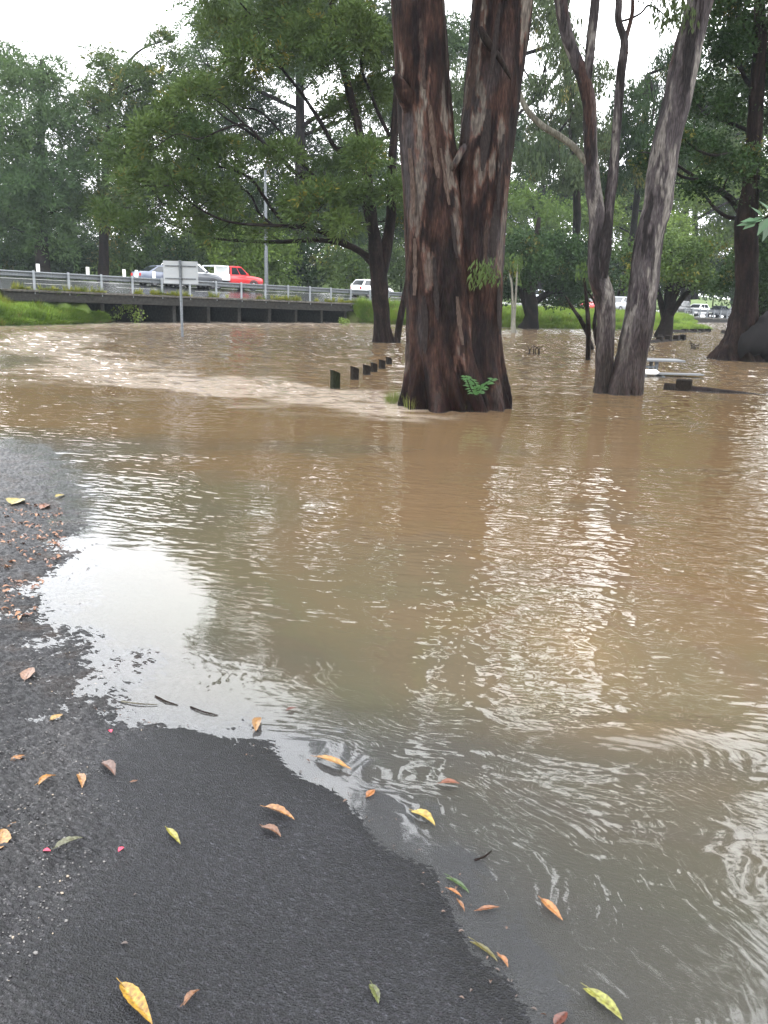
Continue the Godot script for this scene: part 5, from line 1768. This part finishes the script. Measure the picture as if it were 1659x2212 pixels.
func litter():
	M["spot"] = noise_tex(0.02, FastNoiseLite.TYPE_SIMPLEX_SMOOTH, 33, Color.BLACK, Color.WHITE, 4, 256)
	M["spot_tint"] = noise_tex(0.018, FastNoiseLite.TYPE_SIMPLEX_SMOOTH, 34, Color(0.45, 0.38, 0.3), Color(1, 1, 1), 4, 256)
	var yellow := Color(0.42, 0.26, 0.035)
	var orange := Color(0.36, 0.14, 0.03)
	var tan_ := Color(0.26, 0.14, 0.06)
	var brown := Color(0.13, 0.055, 0.03)
	var green := Color(0.12, 0.17, 0.03)
	var lime := Color(0.32, 0.31, 0.05)
	fallen("large yellow leaf with torn edge at the bottom left of the smooth asphalt", 1, 260, 2124, 330, 2216, yellow, 1.0, 0.012)
	fallen("short brown leaf right of the large yellow leaf", 2, 394, 2172, 430, 2137, Color(0.2, 0.09, 0.035))
	fallen("slender yellow green leaf alone on the upper middle of the smooth asphalt", 1, 360, 1790, 390, 1825, lime, 0.9)
	fallen("pale orange leaf on the smooth asphalt below the puddle's tip", 5, 570, 1744, 637, 1772, Color(0.36, 0.18, 0.06))
	fallen("crumpled pinkish brown leaf under the pale orange leaf", 2, 566, 1785, 610, 1806, Color(0.2, 0.1, 0.055))
	fallen("yellow leaf with a dark hole floating at the flood's edge", 1, 680, 1636, 760, 1665, Color(0.38, 0.2, 0.04), 1.0, 0.008)
	fallen("small curled orange leaf at the water's edge below the floating yellow leaf", 3, 792, 1722, 810, 1706, orange)
	fallen("green and brown leaf at the bottom centre of the asphalt", 6, 802, 2124, 822, 2168, Color(0.1, 0.12, 0.03))
	fallen("broad yellow leaf stranded at the water's edge in the middle", 2, 890, 1752, 944, 1782, Color(0.42, 0.32, 0.06))
	fallen("red brown curled leaf floating right of the stranded yellow leaf", 7, 950, 1693, 994, 1694, Color(0.2, 0.06, 0.02), 1.0, 0.012)
	fallen("thin green leaf at the edge above the three orange leaves", 0, 966, 1892, 1018, 1928, Color(0.06, 0.12, 0.03))
	fallen("first small orange leaf below the thin green leaf", 5, 966, 1920, 998, 1939, orange)
	fallen("second small orange leaf below the thin green leaf", 5, 988, 1945, 1004, 1970, Color(0.3, 0.13, 0.04))
	fallen("rust coloured leaf lying crosswise at the water's edge", 1, 1030, 1968, 1080, 1960, Color(0.25, 0.1, 0.035))
	fallen("orange leaf with a long stalk in the shallow streaks", 1, 1168, 1942, 1216, 1990, Color(0.4, 0.18, 0.05), 1.1, 0.008)
	fallen("long olive leaf at the water's edge near the bottom", 0, 1018, 2030, 1080, 2076, Color(0.13, 0.12, 0.03))
	fallen("forked orange leaf touching the long olive leaf", 2, 1076, 2062, 1100, 2090, Color(0.38, 0.17, 0.06))
	fallen("big yellow and green leaf in the streaming shallows at bottom right", 6, 1264, 2132, 1350, 2203, Color(0.28, 0.3, 0.06), 1.0, 0.01)
	fallen("dark red leaf cut by the bottom of the frame", 3, 1198, 2216, 1226, 2186, Color(0.14, 0.04, 0.025))
	fallen("fat yellow leaf on the coarse gravel below the puddle's left end", 3, 110, 1556, 136, 1543, Color(0.42, 0.27, 0.08), 1.2)
	fallen("ragged orange leaf on the gravel at the far left", 3, 22, 1645, 60, 1632, Color(0.36, 0.18, 0.07))
	fallen("curled orange leaf over green blades on the gravel", 2, 80, 1695, 120, 1675, Color(0.4, 0.2, 0.05), 1.2, 0.012)
	fallen("narrow orange leaf standing upright beside the curled orange leaf", 2, 172, 1672, 182, 1702, Color(0.38, 0.2, 0.07))
	fallen("dull mauve brown leaf on the gravel right of the orange leaves", 2, 224, 1646, 254, 1674, Color(0.16, 0.09, 0.07))
	fallen("grey green leaf with brown stalk near the red petals", 5, 116, 1834, 180, 1810, Color(0.13, 0.14, 0.08), 1.1)
	fallen("orange leaf cut by the left edge of the frame", 3, -6, 1838, 8, 1790, Color(0.42, 0.22, 0.05), 1.2)
	fallen("tan leaf scrap above the orange leaf at the left edge", 3, 18, 1786, 36, 1776, tan_)
	fallen("pale yellow leaf on the gravel near the top of the left shore", 3, 26, 1090, 44, 1078, Color(0.45, 0.38, 0.1), 1.2)
	fallen("small yellow leaf at the water's edge at the top of the left shore", 3, 120, 1074, 140, 1069, Color(0.4, 0.33, 0.05))
	fallen("rusty leaf at the head of the brown litter on the left shore", 3, 88, 1100, 108, 1090, Color(0.28, 0.11, 0.05))
	fallen("pinkish leaf on the gravel below the puddle's inlet", 3, 54, 1470, 70, 1442, Color(0.28, 0.15, 0.09))
	fallen("orange brown leaf upright in the puddle's thin edge", 2, 548, 1580, 560, 1550, Color(0.33, 0.18, 0.06), 1.0, 0.01)
	fallen("dark red leaf in the puddle edge left of the upright leaf", 3, 620, 1535, 640, 1528, Color(0.16, 0.05, 0.04))
	fallen("small rusty leaf at the corner where gravel meets smooth asphalt", 3, 282, 1690, 298, 1686, Color(0.2, 0.09, 0.04))
	var pk := 0
	for p in [[102, 1847, "pink red petal beside the grey green leaf"], [262, 1838, "pink red petal on the asphalt right of the grey green leaf"], [238, 1573, "pink red petal at the corner of the puddle"]]:
		var c := on(p[0], p[1], 0.035)
		c.y = bed(c.x, -c.z, into_water(c.x, -c.z)) + 0.005
		var o := single("petal", leaf_shape(0.3, 0.6, 0.0, 60 + pk), M.get("petal", mat("petal", lin(0.6, 0.03, 0.07), 0.45)), p[2], "petal", c, "red petals on the asphalt")
		o.scale = Vector3.ONE * 0.024
		o.rotation.y = pk * 1.1
		pk += 1
	for p in [[336, 1504, 384, 1523, "short brown stick floating in the calm puddle"], [262, 1515, 340, 1522, "thin pale straw floating in the calm puddle"], [412, 1527, 470, 1545, "dark stick floating at the lower edge of the calm puddle"], [1025, 1858, 1062, 1838, "dark curved twig in the shallow ripples at the edge"], [66, 1182, 112, 1208, "pale stick among the brown litter on the left shore"]]:
		var a := on(p[0], p[1], 0.004)
		var b := on(p[2], p[3], 0.004)
		org = a
		var acc := new_acc()
		limb(acc, [a, a.lerp(b, 0.5) + Vector3(0, 0.002, 0.01), b], [0.004, 0.0035, 0.002], 7, 0.02, 2 if p[0] != 66 and p[0] != 262 else 3)
		single("stick", limb_mesh(acc), M.bark, p[4], "stick", a, "sticks at the water's edge")
	# stones of the worn seal, and small litter
	var r := RandomNumberGenerator.new()
	r.seed = 23
	var peb := new_st()
	var ico := [Vector3(0, 1, 0), Vector3(0.9, 0.35, 0.1), Vector3(0.25, 0.4, 0.85), Vector3(-0.8, 0.3, 0.5), Vector3(-0.7, 0.35, -0.6), Vector3(0.3, 0.3, -0.9), Vector3(0, -0.3, 0)]
	for i in 5:
		var j := (i + 1) % 5
		tri(peb, ico[0], ico[1 + i], ico[1 + j])
		tri(peb, ico[6], ico[1 + j], ico[1 + i])
	var W := []
	var T := []
	for k in 48000:
		var d := 1.3 + 6.5 * pow(r.randf(), 1.6)
		var x := shore(d).x - r.randf() * 2.4 + 0.08
		var old := old_seal(x, d)
		if r.randf() > old * (0.55 + nz.get_noise_2d(x * 3.0, d * 3.0)):
			continue
		var y := bed(x, d, into_water(x, d))
		if y < -0.008:
			continue
		var s := r.randf_range(0.0022, 0.006) * (1.6 if r.randf() < 0.05 else 1.0)
		W.append(Transform3D(Basis(Vector3(r.randfn(), r.randfn(), r.randfn()).normalized(), r.randf() * 3.0).scaled(Vector3(s, s * 0.75, s)), Vector3(x, y - s * 0.25, -d)))
		var g := pow(r.randf(), 2.0)
		T.append(mixc(Color(0.024, 0.023, 0.024), Color(0.15, 0.138, 0.13), g) if r.randf() > 0.04 else Color(0.25, 0.2, 0.15))
	scatter("gravel", done(peb), M.stone, W, T, self)
	W = []
	T = []
	var lf := leaf_shape(0.22, 0.9, 0.2, 88)
	for k in 560:
		var d := r.randf_range(1.6, 6.6)
		var x: float
		if k < 430:
			d = r.randf_range(4.0, 6.6)
			x = shore(d).x - absf(r.randfn()) * 0.28 + 0.03
			if nz.get_noise_2d(x * 3.0, d * 3.0) < -0.25:
				continue
		elif k < 500:
			d = r.randf_range(1.6, 3.3)
			x = shore(d).x + r.randfn() * 0.05 + 0.02
		else:
			x = shore(d).x - r.randf() * 2.2
			if old_seal(x, d) < 0.5 and r.randf() < 0.75:
				continue
		var y := maxf(bed(x, d, into_water(x, d)), 0.0)
		var s := r.randf_range(0.012, 0.05) if k < 430 else r.randf_range(0.005, 0.02)
		W.append(Transform3D(Basis(Vector3(r.randfn() * 0.2, 1, r.randfn() * 0.2).normalized(), r.randf() * TAU).scaled(Vector3(s, s, s * r.randf_range(0.6, 1.3))), Vector3(x, y + 0.003, -d)))
		T.append(mixc(Color(0.09, 0.04, 0.028), Color(0.27, 0.13, 0.065), r.randf()) if k < 430 else mixc(Color(0.03, 0.02, 0.016), Color(0.14, 0.07, 0.04), r.randf() * r.randf()))
	scatter("leaf_litter", lf, M.fallen_leaf, W, T, self)
